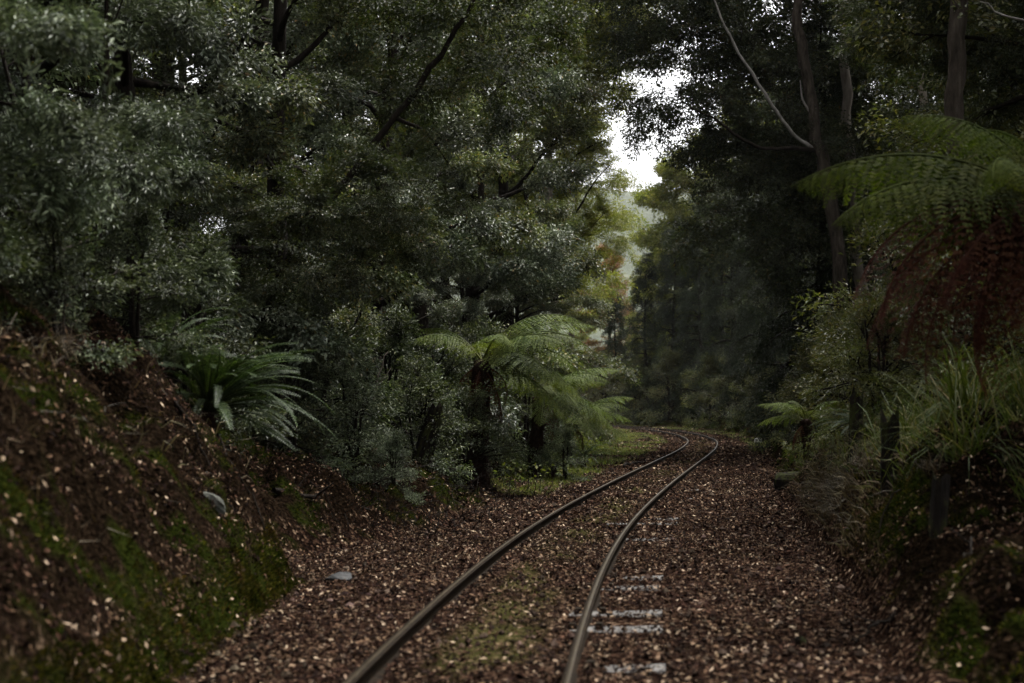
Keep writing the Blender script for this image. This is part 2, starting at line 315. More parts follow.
# ------------------------------------------------------------------ railway track
BARE = {1: .10, 3: .02, 4: .3, 6: .05, 7: .02, 12: .3, 15: .12, 16: .3, 25: .2}      # sleepers whose right end lies bare, and how much litter is left on it
def build_track():
    t = empty('railway_track', (trackx(0), 0, 0)); tag(t, 'single line of rusty rails curving away through the forest', 'railway track')
    o0 = np.array([float(trackx(0)), 0, 0])
    ys = np.concatenate([np.arange(-10, 20, .4), np.arange(20, 150, .8)])
    c = np.stack([trackx(ys), ys, np.zeros_like(ys)], -1)
    tg = norm(np.gradient(c, axis=0)); side = np.stack([tg[:, 1], -tg[:, 0], np.zeros(len(ys))], -1)
    prof = np.array([(-.062, .0), (-.062, .012), (-.012, .026), (-.010, .088), (-.028, .10), (-.030, .112), (-.022, .118), (.022, .118), (.030, .112), (.028, .10), (.010, .088), (.012, .026), (.062, .012), (.062, .0)])
    topi = np.array([(-.010, .1181), (-.006, .1194), (.006, .1194), (.010, .1181)])
    def sweep(pr, off, z0, closed):
        n = len(pr); v = c[:, None] + side[:, None] * (pr[:, 0] + off)[None, :, None] + np.array([0, 0, 1.0]) * (pr[:, 1] + z0)[None, :, None]
        i = np.arange(len(c) - 1)[:, None] * n; j = np.arange(n if closed else n - 1)[None]; j2 = (j + 1) % n
        return v.reshape(-1, 3) - o0, np.stack([i + j, i + j2, i + n + j2, i + n + j], -1).reshape(-1, 4)
    for s, lab in ((-1, 'left rail of the track with a worn pale running edge'), (1, 'right rail of the track, dull brown')):
        v, q = sweep(prof, s * .535, -.022, True)
        o = ob('rail', mesh_np('rail', v, q, M['rail']), t); o['label'] = lab
        v, q = sweep(topi, s * .535, -.0215, False)
        ob('running_surface', mesh_np('running_surface', v, q, M['railtop'], True), o)
    # sleepers
    rng = np.random.default_rng(8)
    def sleeper_mesh(k):
        nx = 9; xs = np.linspace(-1.03, 1.03, nx) + 0; w = .115 + rng.normal(0, .004, nx); zt = .020 + rng.normal(0, .004, nx)
        v = []
        for a in range(nx): v += [(xs[a], -w[a], -.09), (xs[a], -w[a], zt[a] - .012), (xs[a], -w[a] + .014, zt[a]), (xs[a], w[a] - .014, zt[a] + rng.normal(0, .002)), (xs[a], w[a], zt[a] - .012), (xs[a], w[a], -.09)]
        q = [[a * 6 + b, a * 6 + b + 1, a * 6 + b + 7, a * 6 + b + 6] for a in range(nx - 1) for b in range(5)]
        e = (nx - 1) * 6
        return mesh_np('sleeper', v, [np.array(q), np.array([[0, 5, 4, 1], [1, 4, 3, 2], [e, e + 1, e + 4, e + 5], [e + 1, e + 2, e + 3, e + 4]])], M['sleeper'])
    sm = [sleeper_mesh(k) for k in range(4)]
    def clip(s, f):
        x0 = s * .535 + f * .085
        b = MB(); b.add([(x0 - .03, -.05, .012), (x0 + .03, -.05, .012), (x0 + .03, .05, .012), (x0 - .03, .05, .012), (x0 - .02, -.035, .058), (x0 + .02, -.035, .058), (x0 + .02, .035, .058), (x0 - .02, .035, .058)],
               [[0, 1, 5, 4], [1, 2, 6, 5], [2, 3, 7, 6], [3, 0, 4, 7], [4, 5, 6, 7]])
        return b.mesh('rail_clip', M['rail'], False)
    clips = [clip(s, f) for s in (-1, 1) for f in (-1, 1)]
    for k in range(-3, 117):
        y = 7.2 + .685 * k
        o = ob('sleeper', sm[k % 4], t); x = float(trackx(y))
        a = math.atan2(float(trackx(y + .5)) - x, .5)
        o.location = (x - o0[0], y, (-.031 if k in BARE else -.055) - .004 * rng.random()); o.rotation_euler = (rng.normal(0, .008), -.027 + rng.normal(0, .002), -a + rng.normal(0, .012))
        if k < 14:
            for cm in clips: ob('rail_clip', cm, o)
build_track()
SLEEPER_Y = 7.2 + .685 * np.arange(-3, 117)

# ------------------------------------------------------------------ fallen leaves and stones on the ground (nobody could count them)
def quads(n): return np.arange(n * 4).reshape(n, 4)
def leaf_quads(rng, p, nrm, length, width, tilt=.35, fold=.2):
    n = len(p); nn = norm(nrm + rng.normal(0, tilt, (n, 3)))
    d = norm(np.cross(nn, rng.normal(0, 1, (n, 3)))); w = np.cross(nn, d)
    L = length[:, None]; W = width[:, None]
    lift = nn * (W * fold)
    v = np.stack([p - d * L * .5, p + w * W * .5 + lift, p + d * L * .5 + nn * L * rng.uniform(-.1, .3, (n, 1)), p - w * W * .5 + lift], 1)
    return v.reshape(-1, 3)
def scatter_litter():
    rng = np.random.default_rng(21)
    V = []
    for (y0, y1, dens, sz, wl_, wr_) in ((5.5, 16, 2000, .029, 1.5, 1.3), (16, 30, 760, .040, 1.6, 1.4), (30, 55, 120, .07, .6, .6), (55, 95, 45, .095, .3, .3)):
        area = (y1 - y0) * 8.5; n = int(area * dens)
        y = rng.uniform(y0, y1, n); xl, xr = lf(y) - wl_, rf(y) + wr_
        keep = rng.random(n) < (xr - xl) / 8.5; y, xl, xr = y[keep], xl[keep], xr[keep]
        x = xl + (xr - xl) * rng.random(len(y))
        off = x - trackx(y)
        ki = np.round((y - 7.2) / .685); ds = np.abs((y - 7.2) / .685 - ki) * .685; onsl = ds < .125
        k = np.ones(len(y))
        for kk, left_ in BARE.items(): k[onsl & (ki == kk) & (off > .68) & (off < 1.06)] = left_
        k[onsl & (ki == 2) & (np.abs(off) < .35)] = .35
        k[np.abs(np.abs(off) - .535) < .05] = 0
        k *= 1 - .45 * moss_mask(x, y) - .6 * verge_mask(x, y)
        k *= .05 + 1.75 * fbm(x * 1.3, y * 1.0, 41)
        bank = (x < lf(y)) | (x > rf(y)); k[bank] *= (1.15 * sstep(.36, .54, fbm(x * 2.3 + 4, y * 2.3, 43, 4)))[bank]
        keep = rng.random(len(y)) < k; x, y = x[keep], y[keep]
        z = gh(x, y) + .006 + .014 * rng.random(len(x)) + .016 * (np.abs(x - trackx(y)) < 1.05)
        s = .92 * sz * np.minimum(rng.lognormal(0, .45, len(x)), 1.9) * np.where((x < lf(y)) | (x > rf(y)), 1.05, 1)
        nrm_ = gnormal(x, y); bk = ((x < lf(y)) | (x > rf(y)))[:, None]
        V.append(leaf_quads(rng, np.stack([x, y, z], -1) + nrm_ * np.where(bk, .014, 0), nrm_, s, s * rng.uniform(.28, .6, len(x)), .45))
    V = np.vstack(V)
    tag(ob('leaf_litter', mesh_np('leaf_litter', V, quads(len(V) // 4), M['litter'])), 'brown fallen leaves strewn over the track bed and the banks', 'fallen leaves', kind='stuff')
    # ballast stones
    n = 4500; y = 5.5 + 34 * rng.random(n) ** 1.6; x = lf(y) + (rf(y) - lf(y)) * rng.random(n)
    base = np.array([(1, 0, 0), (-1, 0, 0), (0, 1, 0), (0, -1, 0), (0, 0, .8), (0, 0, -.8)], float)
    f = np.array([(0, 2, 4), (2, 1, 4), (1, 3, 4), (3, 0, 4), (2, 0, 5), (1, 2, 5), (3, 1, 5), (0, 3, 5)])
    keep = np.abs(np.abs(x - trackx(y)) - .535) > .06; x, y = x[keep], y[keep]; n = len(x)
    sz = .016 * rng.lognormal(0, .4, n)
    v = base[None] * sz[:, None, None] * rng.uniform(.6, 1.3, (n, 6, 1))
    a = rng.uniform(0, 6.28, n); ca, sa = np.cos(a)[:, None], np.sin(a)[:, None]
    v = np.stack([v[..., 0] * ca - v[..., 1] * sa, v[..., 0] * sa + v[..., 1] * ca, v[..., 2]], -1) + np.stack([x, y, gh(x, y) + .004 + .4 * sz], -1)[:, None]
    tag(ob('ballast_gravel', mesh_np('ballast_gravel', v.reshape(-1, 3), (f[None] + 6 * np.arange(n)[:, None, None]).reshape(-1, 3), M['stone'])), 'loose grey-brown ballast stones between the fallen leaves', 'gravel', kind='stuff')
    # moss tufts
    n = 150000; y = 5.5 + 20 * rng.random(n) ** 1.5; sd_ = rng.random(n) < .5
    x = np.where(sd_, lf(y) + .15 - 1.6 * rng.random(n), rf(y) - .05 + 1.5 * rng.random(n))
    keep = rng.random(n) < moss_mask(x, y); x, y = x[keep], y[keep]
    y2 = rng.uniform(5.8, 11.9, 26000); x2 = lf(y2) + .06 - .26 * rng.random(26000) ** 1.2; k2 = rng.random(26000) < sstep(.36, .5, fbm(x2 * 2, y2 * 1.6, 15))
    x = np.concatenate([x, x2[k2]]); y = np.concatenate([y, y2[k2]]); n = len(x)
    nn = gnormal(x, y); p = np.stack([x, y, gh(x, y)], -1) + nn * .006; dirv = norm(nn + rng.normal(0, .5, (n, 3)) + np.array([0, 0, .3]))
    sd2 = norm(np.cross(dirv, rng.normal(0, 1, (n, 3)))); h = rng.uniform(.012, .036, (n, 1))
    v = np.stack([p - sd2 * h * .22, p + sd2 * h * .22, p + dirv * h], 1).reshape(-1, 3)
    tag(ob('moss_carpet', mesh_np('moss_carpet', v, np.arange(n * 3).reshape(n, 3), M['moss'])), 'soft green moss growing in patches over the cutting banks', 'moss', kind='stuff')
    # verge grass
    n = 120000; y = 6 + 85 * rng.random(n); x = lf(y) - .8 + (rf(y) + .6 - lf(y) + .8) * rng.random(n)
    keep = rng.random(n) < verge_mask(x, y) * 1.0; x, y = x[keep], y[keep]; n = len(x)
    p = np.stack([x, y, gh(x, y) - .004], -1); mid = np.abs(x - trackx(y)) < 1
    dirv = norm(rng.normal(0, .45, (n, 3)) + np.array([0, 0, 1])); sd2 = norm(np.cross(dirv, rng.normal(0, 1, (n, 3))))
    h = (rng.uniform(.03, .12, n) * np.where(mid, .35, 1))[:, None]
    v = np.stack([p - sd2 * h * .09, p + sd2 * h * .09, p + dirv * h], 1).reshape(-1, 3)
    tag(ob('verge_grass', mesh_np('verge_grass', v, np.arange(n * 3).reshape(n, 3), M['verge'])), 'short yellow-green grass along the left verge and between the rails', 'grass', kind='stuff')
scatter_litter()

# ------------------------------------------------------------------ trees
def make_spray(rng, n, ll, lw, spread=.28, thick=.12, droop=.0, tilt=.45, fwd=(.2, 1.3)):
    u = rng.random(n) ** .75; side = rng.normal(0, 1, n) * spread * (.3 + .7 * np.sin(math.pi * u)); up = rng.normal(0, thick, n) - droop * u * u
    a = np.sign(side) * rng.uniform(*fwd, n) + rng.normal(0, .3, n)
    d = norm(np.stack([np.cos(a), np.sin(a), rng.normal(-.15 - droop, .35, n)], -1))
    nn = np.stack([rng.normal(0, tilt, n), rng.normal(0, tilt, n), np.ones(n)], -1)
    w = norm(np.cross(nn, d)); nn = np.cross(d, w)
    L = (ll * rng.uniform(.65, 1.2, n))[:, None]; W = (lw * rng.uniform(.7, 1.2, n))[:, None]
    p = np.stack([u, side, up], -1)
    v = np.stack([p, p + d * L * .45 + w * W * .5 + nn * W * .18, p + d * L - nn * L * .12, p + d * L * .45 - w * W * .5 + nn * W * .18], 1)
    return v.reshape(-1, 3)

def place_sprays(rng, sprays, pos, dirs, scale, upw=1.0):
    n = len(pos); x = norm(dirs); up = norm(np.array([0, 0, upw]) + rng.normal(0, .35, (n, 3)))
    y = norm(np.cross(up, x)); z = np.cross(x, y); B = np.stack([x, y, z], 1) * scale[:, None, None]
    out = []; which = rng.integers(0, len(sprays), n)
    for k, s in enumerate(sprays):
        idx = np.where(which == k)[0]
        out.append((np.einsum('pk,nkc->npc', s, B[idx]) + pos[idx][:, None]).reshape(-1, 3))
    return np.vstack(out)

def rot_about(v, ax, a):
    return np.array(Matrix.Rotation(a, 3, Vector(ax)) @ Vector(v))

def gen_tree(name, seed, H, r0, lo, rad, prof, nlimb, nsub, nspr, leaf, spray, nleaf, leafmat, bark, el=(-.1, .9), droop=.15, stems=1, lean=.04, gap=.12, sdroop=.0, spread=.28, thick=.12, top=1.0, tilt=.45, subl=1.0, ustart=.22):
    rng = np.random.default_rng(seed); tb = MB(); P, D = [], []
    for st in range(stems):
        t = np.linspace(0, 1, 12); hh = H * top * (1 if st == 0 else rng.uniform(.7, .95))
        wand = np.cumsum(rng.normal(0, lean, (12, 2)), 0) * hh / 12 * 1.6; wand -= wand[0]
        base = rng.normal(0, .12 * (stems > 1), 2) * H * .12; out = rng.normal(0, .3 * (stems > 1), 2) * H * .35
        tp = np.stack([base[0] + wand[:, 0] + out[0] * t, base[1] + wand[:, 1] + out[1] * t, t * hh - .25 * (t == 0)], -1)
        tr = r0 * (1 - t) ** .8 * (1 if stems == 1 else .7) + .012 + (r0 * .5 * np.exp(-t * 22) if stems == 1 else 0)
        tb.tube(tp, tr, 9 if stems == 1 else 7, rough=.06, rng=rng)
        for i in range(nlimb // stems):
            s = (i + rng.random()) / (nlimb // stems); th = lo + (1 - lo) * s * .985
            b = np.array([np.interp(th, t, tp[:, k]) for k in range(3)]); br = float(np.interp(th, t, tr))
            az = i * 2.4 + rng.normal(0, .4) + st * 1.1; L = rad * prof(s) * rng.uniform(.65, 1.15)
            e = el[0] + (el[1] - el[0]) * s + rng.normal(0, .14)
            d = np.array([math.cos(az) * math.cos(e), math.sin(az) * math.cos(e), math.sin(e)])
            m = 6; lp = [b]
            for q in range(m):
                d = norm(d + rng.normal(0, .13, 3) + np.array([0, 0, -droop * (q / m)])); lp.append(lp[-1] + d * L / m)
            lp = np.array(lp); lr = np.linspace(max(br * .55, .012), .008, m + 1) * (1 if L > 1 else .8)
            tb.tube(lp, lr, 5)
            for j in range(nsub):
                if rng.random() < gap: continue
                u = ustart + (1 - ustart) * (j + rng.random()) / nsub; f = u * m; k = min(int(f), m - 1)
                sb = lp[k] + (lp[k + 1] - lp[k]) * (f - k); td = norm(lp[k + 1] - lp[k])
                ang = (1 if j % 2 else -1) * rng.uniform(.4, 1.25)
                sdv = norm(rot_about(td, (0, 0, 1), ang) + rng.normal(0, .22, 3))
                sl = subl * (.22 + .34 * (1.15 - u)) * L + .12 * spray
                e1 = sb + sdv * sl * .55; e2 = e1 + norm(sdv + np.array([0, 0, -droop])) * sl * .45
                tb.tube([sb, e1, e2], [.011 + .008 * r0 * 6, .007, .003], 3, cap=False)
                for q in range(nspr):
                    v = .3 + .7 * (q + rng.random()) / nspr
                    pp = sb + (e1 - sb) * min(v / .55, 1) + (e2 - e1) * max(v - .55, 0) / .45
                    P.append(pp); D.append(norm(sdv + rng.normal(0, .5, 3) + np.array([0, 0, -sdroop])))
            P.append(lp[-1]); D.append(d)
    P, D = np.array(P), np.array(D)
    sp = [make_spray(rng, nleaf, leaf[0] / spray, leaf[1] / spray, spread, thick, sdroop * .5, tilt) for _ in range(7)]
    V = place_sprays(rng, sp, P - D * spray * .35, D, spray * rng.uniform(.7, 1.25, len(P)))
    print(name, 'sprays', len(P), 'leaves', len(V) // 4)
    return (tb.mesh(name + '_trunk', M[bark]), mesh_np(name + '_crown', V, quads(len(V) // 4), M[leafmat]))

dome = lambda s: .35 + .65 * math.sin(math.pi * min(1, .18 + s * .8))
bushy = lambda s: 1.0 - .55 * s ** 2
cone = lambda s: 1.05 - .85 * s
T = {}
T['silver'] = [gen_tree('silver', 100 + k, 5.2, .09, .06, 2.0, bushy, 24, 13, 6, (.074, .020), .42, 62, 'silver', 'bark_dark', (-.15, 1.0), .12, stems=3, sdroop=.12, gap=.26, spread=.2, subl=.42, ustart=.5) for k in range(2)]
T['dense'] = [gen_tree('dense', 200 + k, 10, .16, .04, 2.5, lambda s: 1.0 - .5 * s ** 1.5, 36, 14, 5, (.068, .035), .5, 54, ['dense', 'dense2'][k], 'bark_dark', (-.2, .9), .12, gap=.12, sdroop=.1 + .2 * k, spread=.22, subl=.42, ustart=.42) for k in range(2)]
T['dark'] = [gen_tree('dark', 300 + k, 18, .26, .14, 4.0, dome, 36, 14, 4, (.115, .06), .95, 40, 'dark', 'bark_dark', (-.15, .8), .18, gap=.16, thick=.06, tilt=.3, subl=.5, ustart=.35) for k in range(2)]
T['conifer'] = [gen_tree('conifer', 400, 17, .22, .05, 2.9, cone, 64, 9, 3, (.17, .035), .9, 42, 'needle', 'bark_dark', (-.1, .5), .35, gap=.12, sdroop=.35, spread=.2, thick=.08)]
T['open'] = [gen_tree('open', 500 + k, 16, .2, .32, 3.6, dome, 22, 9, 5, (.15, .05), .8, 36, 'yellow', 'bark_pale', (.1, 1.0), .05, gap=.3, sdroop=.25) for k in range(1)]
T['bough'] = [gen_tree('bough', 900 + k, 3.4, .06, .08, 3.1, dome, 24, 9, 4, (.12, .06), .85, 40, 'dark', 'bark_dark', (-.3, .6), .15, gap=.15, thick=.05, tilt=.3) for k in range(2)]
T['far'] = [gen_tree('far', 600 + k, 19, .3, .12, 4.0, dome, 44, 9, 4, (.23, .11), 1.1, 36, 'yellow', 'bark_dark', (-.1, .9), .15, gap=.18) for k in range(1)]
T['olive'] = [gen_tree('olive', 700 + k, 9, .13, .1, 2.4, dome, 40, 8, 4, (.085, .04), .6, 36, 'olive', 'bark_dark', (-.1, .9), .15, gap=.2) for k in range(1)]
T['shrub'] = [gen_tree('shrub', 800 + k, 1.7, .03, .08, .85, bushy, 26, 5, 3, (.055, .022), .3, 34, 'shrubleaf', 'bark_dark', (.0, 1.0), .1, stems=3, gap=.15) for k in range(2)]
_om = T['far'][0][1].copy(); _om.materials.clear(); _om.materials.append(M['orange']); T['orange'] = [(T['far'][0][0], _om)]
_ym = T['bough'][0][1].copy(); _ym.materials.clear(); _ym.materials.append(M['yellow']); T['ybough'] = [(None, _ym)]
_pm = T['shrub'][0][1].copy(); _pm.materials.clear(); _pm.materials.append(M['silver']); _os = [m.copy() for _, m in T['shrub']]
for q in _os: q.materials.clear(); q.materials.append(M['olive'])
T['oshrub'] = [(T['shrub'][k][0], _os[k]) for k in range(2)]
T['paleshrub'] = [(T['shrub'][0][0], _pm)]

def tree(kind, X, Y, sc, label, group=None, rz=None, name=None, cat='tree', v=0, sz=1.0, rng=np.random.default_rng(77)):
    tm, cm = T[kind][v % len(T[kind])]
    z = float(gh(X, Y)) - .05
    e = empty(name or ('shrub' if 'shrub' in kind else 'forest_tree'), (X, Y, z), rng.uniform(0, 6.28) if rz is None else rz, sc)
    e.scale = (sc, sc, sc * sz)
    ob('trunk', tm, e); ob('crown', cm, e); tag(e, label, cat, group)
    return e

# left side, near to far
tree('silver', -4.3, 9.2, .8, 'silvery narrow-leaved tree leaning over the mossy bank at the left edge', name='silver_leaved_tree', v=0, rz=.5)
tree('silver', -3.75, 12.4, .85, 'silvery narrow-leaved tree above the ground fern on the left bank', name='silver_leaved_tree', v=1, rz=2.0)
tree('silver', -6.0, 14.0, 1.25, 'tall silvery tree filling the upper left corner behind the bank', name='silver_leaved_tree', v=0, rz=3.9)
G1 = 'dense small-leaved trees along the left of the track'
for k, (X, Y, s, lab) in enumerate([
    (-4.4, 16.6, .95, 'dark small-leaved tree just behind the silvery trees on the left'),
    (-3.3, 19.8, 1.0, 'small-leaved tree behind the pale grey shrub left of the track'),
    (-2.5, 25.5, 1.15, 'small-leaved tree right behind the tree fern with the dark red trunk'),
    (-2.0, 30.5, 1.25, 'small-leaved tree behind the grey-green tree fern, middle of the left wall'),
    (-1.1, 37.0, 1.4, 'small-leaved tree standing over the lower tree fern'),
    (-.2, 44.0, 1.5, 'grey-green tree beyond the tree ferns beside the left verge'),
    (-1.0, 33.5, .62, 'low bushy small-leaved tree filling the gap behind the left tree ferns'),
    (.2, 40.0, .62, 'low bushy tree just behind the bright green lower tree fern'),
    (-2.2, 28.0, .6, 'low bushy tree left of the grey-green tree fern'),
    (.5, 50.0, 1.1, 'grey-green bushy tree at the far end of the left tree wall')]):
    tree('dense', X, Y, s, lab, G1, v=k)
G2 = 'trees deeper in the forest on the left'
for k, (kind, X, Y, s) in enumerate([('dense', -7.5, 19, 1.3), ('dark', -8.2, 25, .75), ('dense', -5.2, 28, 1.4), ('dark', -6.6, 33, .85), ('dense', -4.2, 38, 1.5),
                                    ('dark', -7.5, 43, .9), ('dark', -3.4, 48, .85), ('dark', -8.5, 52, 1.0), ('dense', -2.6, 57, 1.5), ('dark', -6, 62, 1.0), ('olive', -9.5, 15, 1.0), ('dark', -12, 38, 1.0), ('dark', -13, 55, 1.1), ('dense', -6.2, 17.8, 1.2), ('dense', -8.6, 22, 1.4), ('dark', -9.5, 28, .8), ('dark', -8.6, 35, 1.0), ('dark', -10.4, 41, 1.1), ('dark', -12.6, 33, 1.0), ('dark', -15, 46, 1.2)]):
    tree(kind, X, Y, s, 'dark leafy tree deep in the forest on the left, mostly hidden by nearer trees', G2, v=k)
tree('open', .9, 58, 1.05, 'open-crowned pale-trunked tree rising above the left tree wall', name='eucalypt_tree', rz=.3)
tree('open', 2.7, 66, .92, 'yellow-green open tree with crooked bare limbs left of the sky gap', name='eucalypt_tree', rz=2.6)
tree('open', -2.0, 72, 1.1, 'yellow-green tall tree behind the left tree wall', name='eucalypt_tree', rz=4.4)
# beyond the curve
tree('orange', 8.9, 128, .68, 'orange-brown tree at the foot of the sky gap beyond the curve', rz=1)
tree('far', 5.6, 136, .55, 'pale yellow-green tree left of the orange tree beyond the curve', rz=1.9)
tree('far', 11.6, 122, .62, 'yellow-green tree right of the orange tree beyond the curve', rz=3.2)
tree('far', 12.7, 108, .9, 'yellow-green topped tree on the right edge of the sky gap', rz=.4)
tree('far', 13.6, 104, 1.0, 'tall yellow-green tree second from the sky gap on the right', rz=5.0)
tree('far', 16.6, 106, 1.1, 'tall yellow-green tree third from the sky gap on the right', rz=2.2)
for k, (kind, X, Y, s, lab) in enumerate([
    ('conifer', 12.6, 95, .8, 'dark conifer facing the end of the visible rails'),
    ('conifer', 9.7, 103, .72, 'dark conifer at the left end of the right tree wall'),
    ('conifer', 11.4, 100, .82, 'dark conifer second from the left end of the right tree wall'),
    ('conifer', 8.1, 111, .58, 'small dark conifer below the orange tree'),
    ('dark', 14.6, 98, .85, 'dark leafy tree at the outside of the far curve'),
    ('conifer', 13.6, 88, .95, 'dark conifer at the outside of the curve beside the leafy tree'),
    ('dark', 15.4, 84, 1.0, 'broad dark tree at the back of the right tree wall'),
    ('conifer', 13.4, 76, .95, 'dark conifer behind the small white block'),
    ('dark', 14.4, 67, .95, 'dark leafy tree in the middle of the right tree wall'),
    ('conifer', 12.0, 61, .9, 'dark conifer close behind the small white block beside the track'),
    ('dark', 12.2, 52, .85, 'dark leafy tree right of the small white block'),
    ('conifer', 9.9, 45.5, .8, 'feathery dark conifer behind the tall trunk with the pale dead limb'),
    ('dark', 12.0, 33, .9, 'dark tree overhanging the right side of the track'),
    ('olive', 9.6, 27, 1.1, 'olive-green tree beside the slim pale trunk on the right'),
    ('dark', 9.2, 23.5, .75, 'dark tree behind the big tree fern on the right'),
    ('olive', 7.6, 18.5, 1.15, 'olive-brown leaved tree in the upper right corner'),
    ('dark', 7.9, 13.5, .7, 'dark tree at the right edge above the tree fern')]):
    tree(kind, X, Y, s, lab, 'trees along the right of the track', v=k)
for k, (kind, X, Y, s) in enumerate([('dark', 18, 60, 1.1), ('dark', 20, 75, 1.2), ('dark', 17, 48, 1.1), ('dark', 14.5, 40, 1.0), ('dark', 13, 31, 1.0), ('dark', 11, 25, .9), ('dark', 10, 19, .9), ('dark', 21, 95, 1.2), ('far', 23, 125, 1.2), ('dark', 16, 100, 1.1), ('dark', 24, 60, 1.2), ('dark', 19, 36, 1.1)]):
    tree(kind, X, Y, s, 'dark leafy tree deep in the forest on the right, mostly hidden by nearer trees', 'trees deeper in the forest on the right', v=k)
# forest beside and behind the viewer: unseen trees, added to darken the corners
for k, (X, Y, s) in enumerate([(-6.2, 3.5, .8), (8.3, 3.0, .75), (-5.5, -3, .85), (5.8, -2.5, .8), (-6, -10, .9), (5, -9.5, .9), (-8.5, 7, .9), (-1.2, -22, 1.0), (3.5, -18, 1.0)]):
    tree('dark', X, Y, s, 'unseen dark tree of the same forest, added beside and behind the viewpoint for shade', 'unseen shade trees beside and behind the viewpoint', v=k)

def shade_overhang(name, label, x, y, h, boughs):  # unseen tree, added so that its boughs darken the near banks
    e = empty(name, (x, y, float(gh(x, y)) - .1)); tag(e, label, 'tree', 'unseen trees added to shade the near banks')
    m = MB(); t = np.linspace(0, 1, 10); m.tube(np.stack([.15 * np.sin(t * 4), .1 * np.sin(t * 5), h * t], -1), .22 * (1 - .8 * t) + .02, 9); ob('trunk', m.mesh('trunk', M['bark_dark']), e)
    for k, (bx, by, bz, sc) in enumerate(boughs):
        p = np.array([bx - x, by - y, bz]); q = np.array([0, 0, bz - 1.2]); l = MB(); l.tube([q, q + (p - q) * .5 + np.array([0, 0, .3]), p + np.array([0, 0, .3])], [.07, .05, .02], 6); ob('limb', l.mesh('limb', M['bark_dark']), e)
        c = ob('crown', T['bough'][k % 2][1], e, tuple(p)); c.scale = (sc, sc, sc); c.rotation_euler = (0, 0, k * 1.7)
shade_overhang('unseen_shade_tree', 'unseen dark tree added beside the viewpoint to shade the near left bank', -5.6, 4.2, 8.5, [(-4.4, 5.6, 4.6, .8), (-3.4, 7.2, 5.6, .8), (-5.6, 7.4, 6.2, 1.0), (-2.6, 4.6, 6.2, .8), (-5.4, 3.8, 7.2, 1.0)])
shade_overhang('unseen_shade_tree', 'unseen dark tree added beside the viewpoint to shade the near right bank', 5.2, 3.8, 8.5, [(4.2, 5.4, 4.8, .7), (5.2, 3.6, 7.2, 1.0)])

# trees whose trunks show: built along their own line
def pix_tubes(lines, Y, sides=8, seed=1):
    rng = np.random.default_rng(seed); b = MB()
    for pts, rads in lines:
        p = np.array([px(a, c, Y + dy) for a, c, dy in pts]); t = np.linspace(0, 1, len(p)); tt = np.linspace(0, 1, len(p) * 4)
        q = np.stack([np.interp(tt, t, p[:, k]) for k in range(3)], -1)
        for _ in range(2): q[1:-1] = (q[:-2] + q[1:-1] * 2 + q[2:]) / 4
        q[1:-1] += rng.normal(0, .012, (len(q) - 2, 3)) * np.linalg.norm(q[-1] - q[0]) / 5
        b.tube(q, np.interp(tt, np.linspace(0, 1, len(rads)), rads), sides, rough=.07, rng=rng)
    return b

def world_mesh(b, name, mat, parent, smooth=True):
    me = b.mesh(name, mat, smooth); co = np.empty(len(me.vertices) * 3, np.float32); me.vertices.foreach_get('co', co)
    co = co.reshape(-1, 3) - np.array(parent.location, np.float32); me.vertices.foreach_set('co', co.ravel()); me.update()
    return ob(name, me, parent)

def trunk_tree(name, label, Y, trunk, rad, bark, limbs=(), crowns=(), group=None, seed=1):
    base = px(trunk[0][0], trunk[0][1], Y); base[2] = float(gh(base[0], base[1])) - .1
    e = empty(name, base); tag(e, label, 'tree', group)
    p0 = (512 + base[0] / Y * FPX, HZN - (base[2] - CAMH) / Y * FPX, 0)
    world_mesh(pix_tubes([([p0] + list(trunk), rad)], Y, 9, seed), 'trunk', M[bark], e)
    for lm, (pts, rads, mat) in enumerate(limbs):
        world_mesh(pix_tubes([(pts, rads)], Y, 6, seed + 5 + lm), 'limb', M[mat], e)
    for (kind, cx, cy, dy, s) in crowns:
        c = ob('crown', T[kind][int(cx) % len(T[kind])][1], e); p = px(cx, cy, Y + dy) - base; p[2] -= .6
        c.location = p; c.scale = (s, s, s); c.rotation_euler = (0, 0, cx * .37)
    return e

trunk_tree('tall_forest_tree', 'tall dark tree with a long pale bare limb rising to the left', 40, [(846, 330, 0), (832, 210, 0), (818, 130, 0), (804, 60, 0), (797, -10, 0), (790, -180, 0)], [.26, .2, .17, .14, .07], 'bark_mid',
           [([(815, 148, 0), (795, 138, 0), (770, 103, -.2), (740, 55, -.4), (718, 12, -.6), (700, -30, -.8)], [.05, .048, .042, .03, .015], 'bark_white'),
            ([(818, 150, 0), (790, 148, -.2), (765, 150, -.5), (738, 138, -.8), (715, 118, -1), (690, 108, -1.2)], [.07, .055, .04, .02], 'bark_dark'),
            ([(815, 120, 0), (802, 100, -.1), (800, 80, -.2)], [.05, .03, .01], 'bark_white')],
           [('bough', 745, 150, 2.5, .9), ('bough', 690, 95, 2, .85), ('bough', 715, 25, 2.5, 1.0), ('bough', 790, 30, 4, 1.2), ('bough', 650, -5, 1, .85), ('bough', 760, -60, 3, 1.2), ('bough', 780, 230, 4, 1.0), ('bough', 850, 230, 5, 1.0)], seed=3)
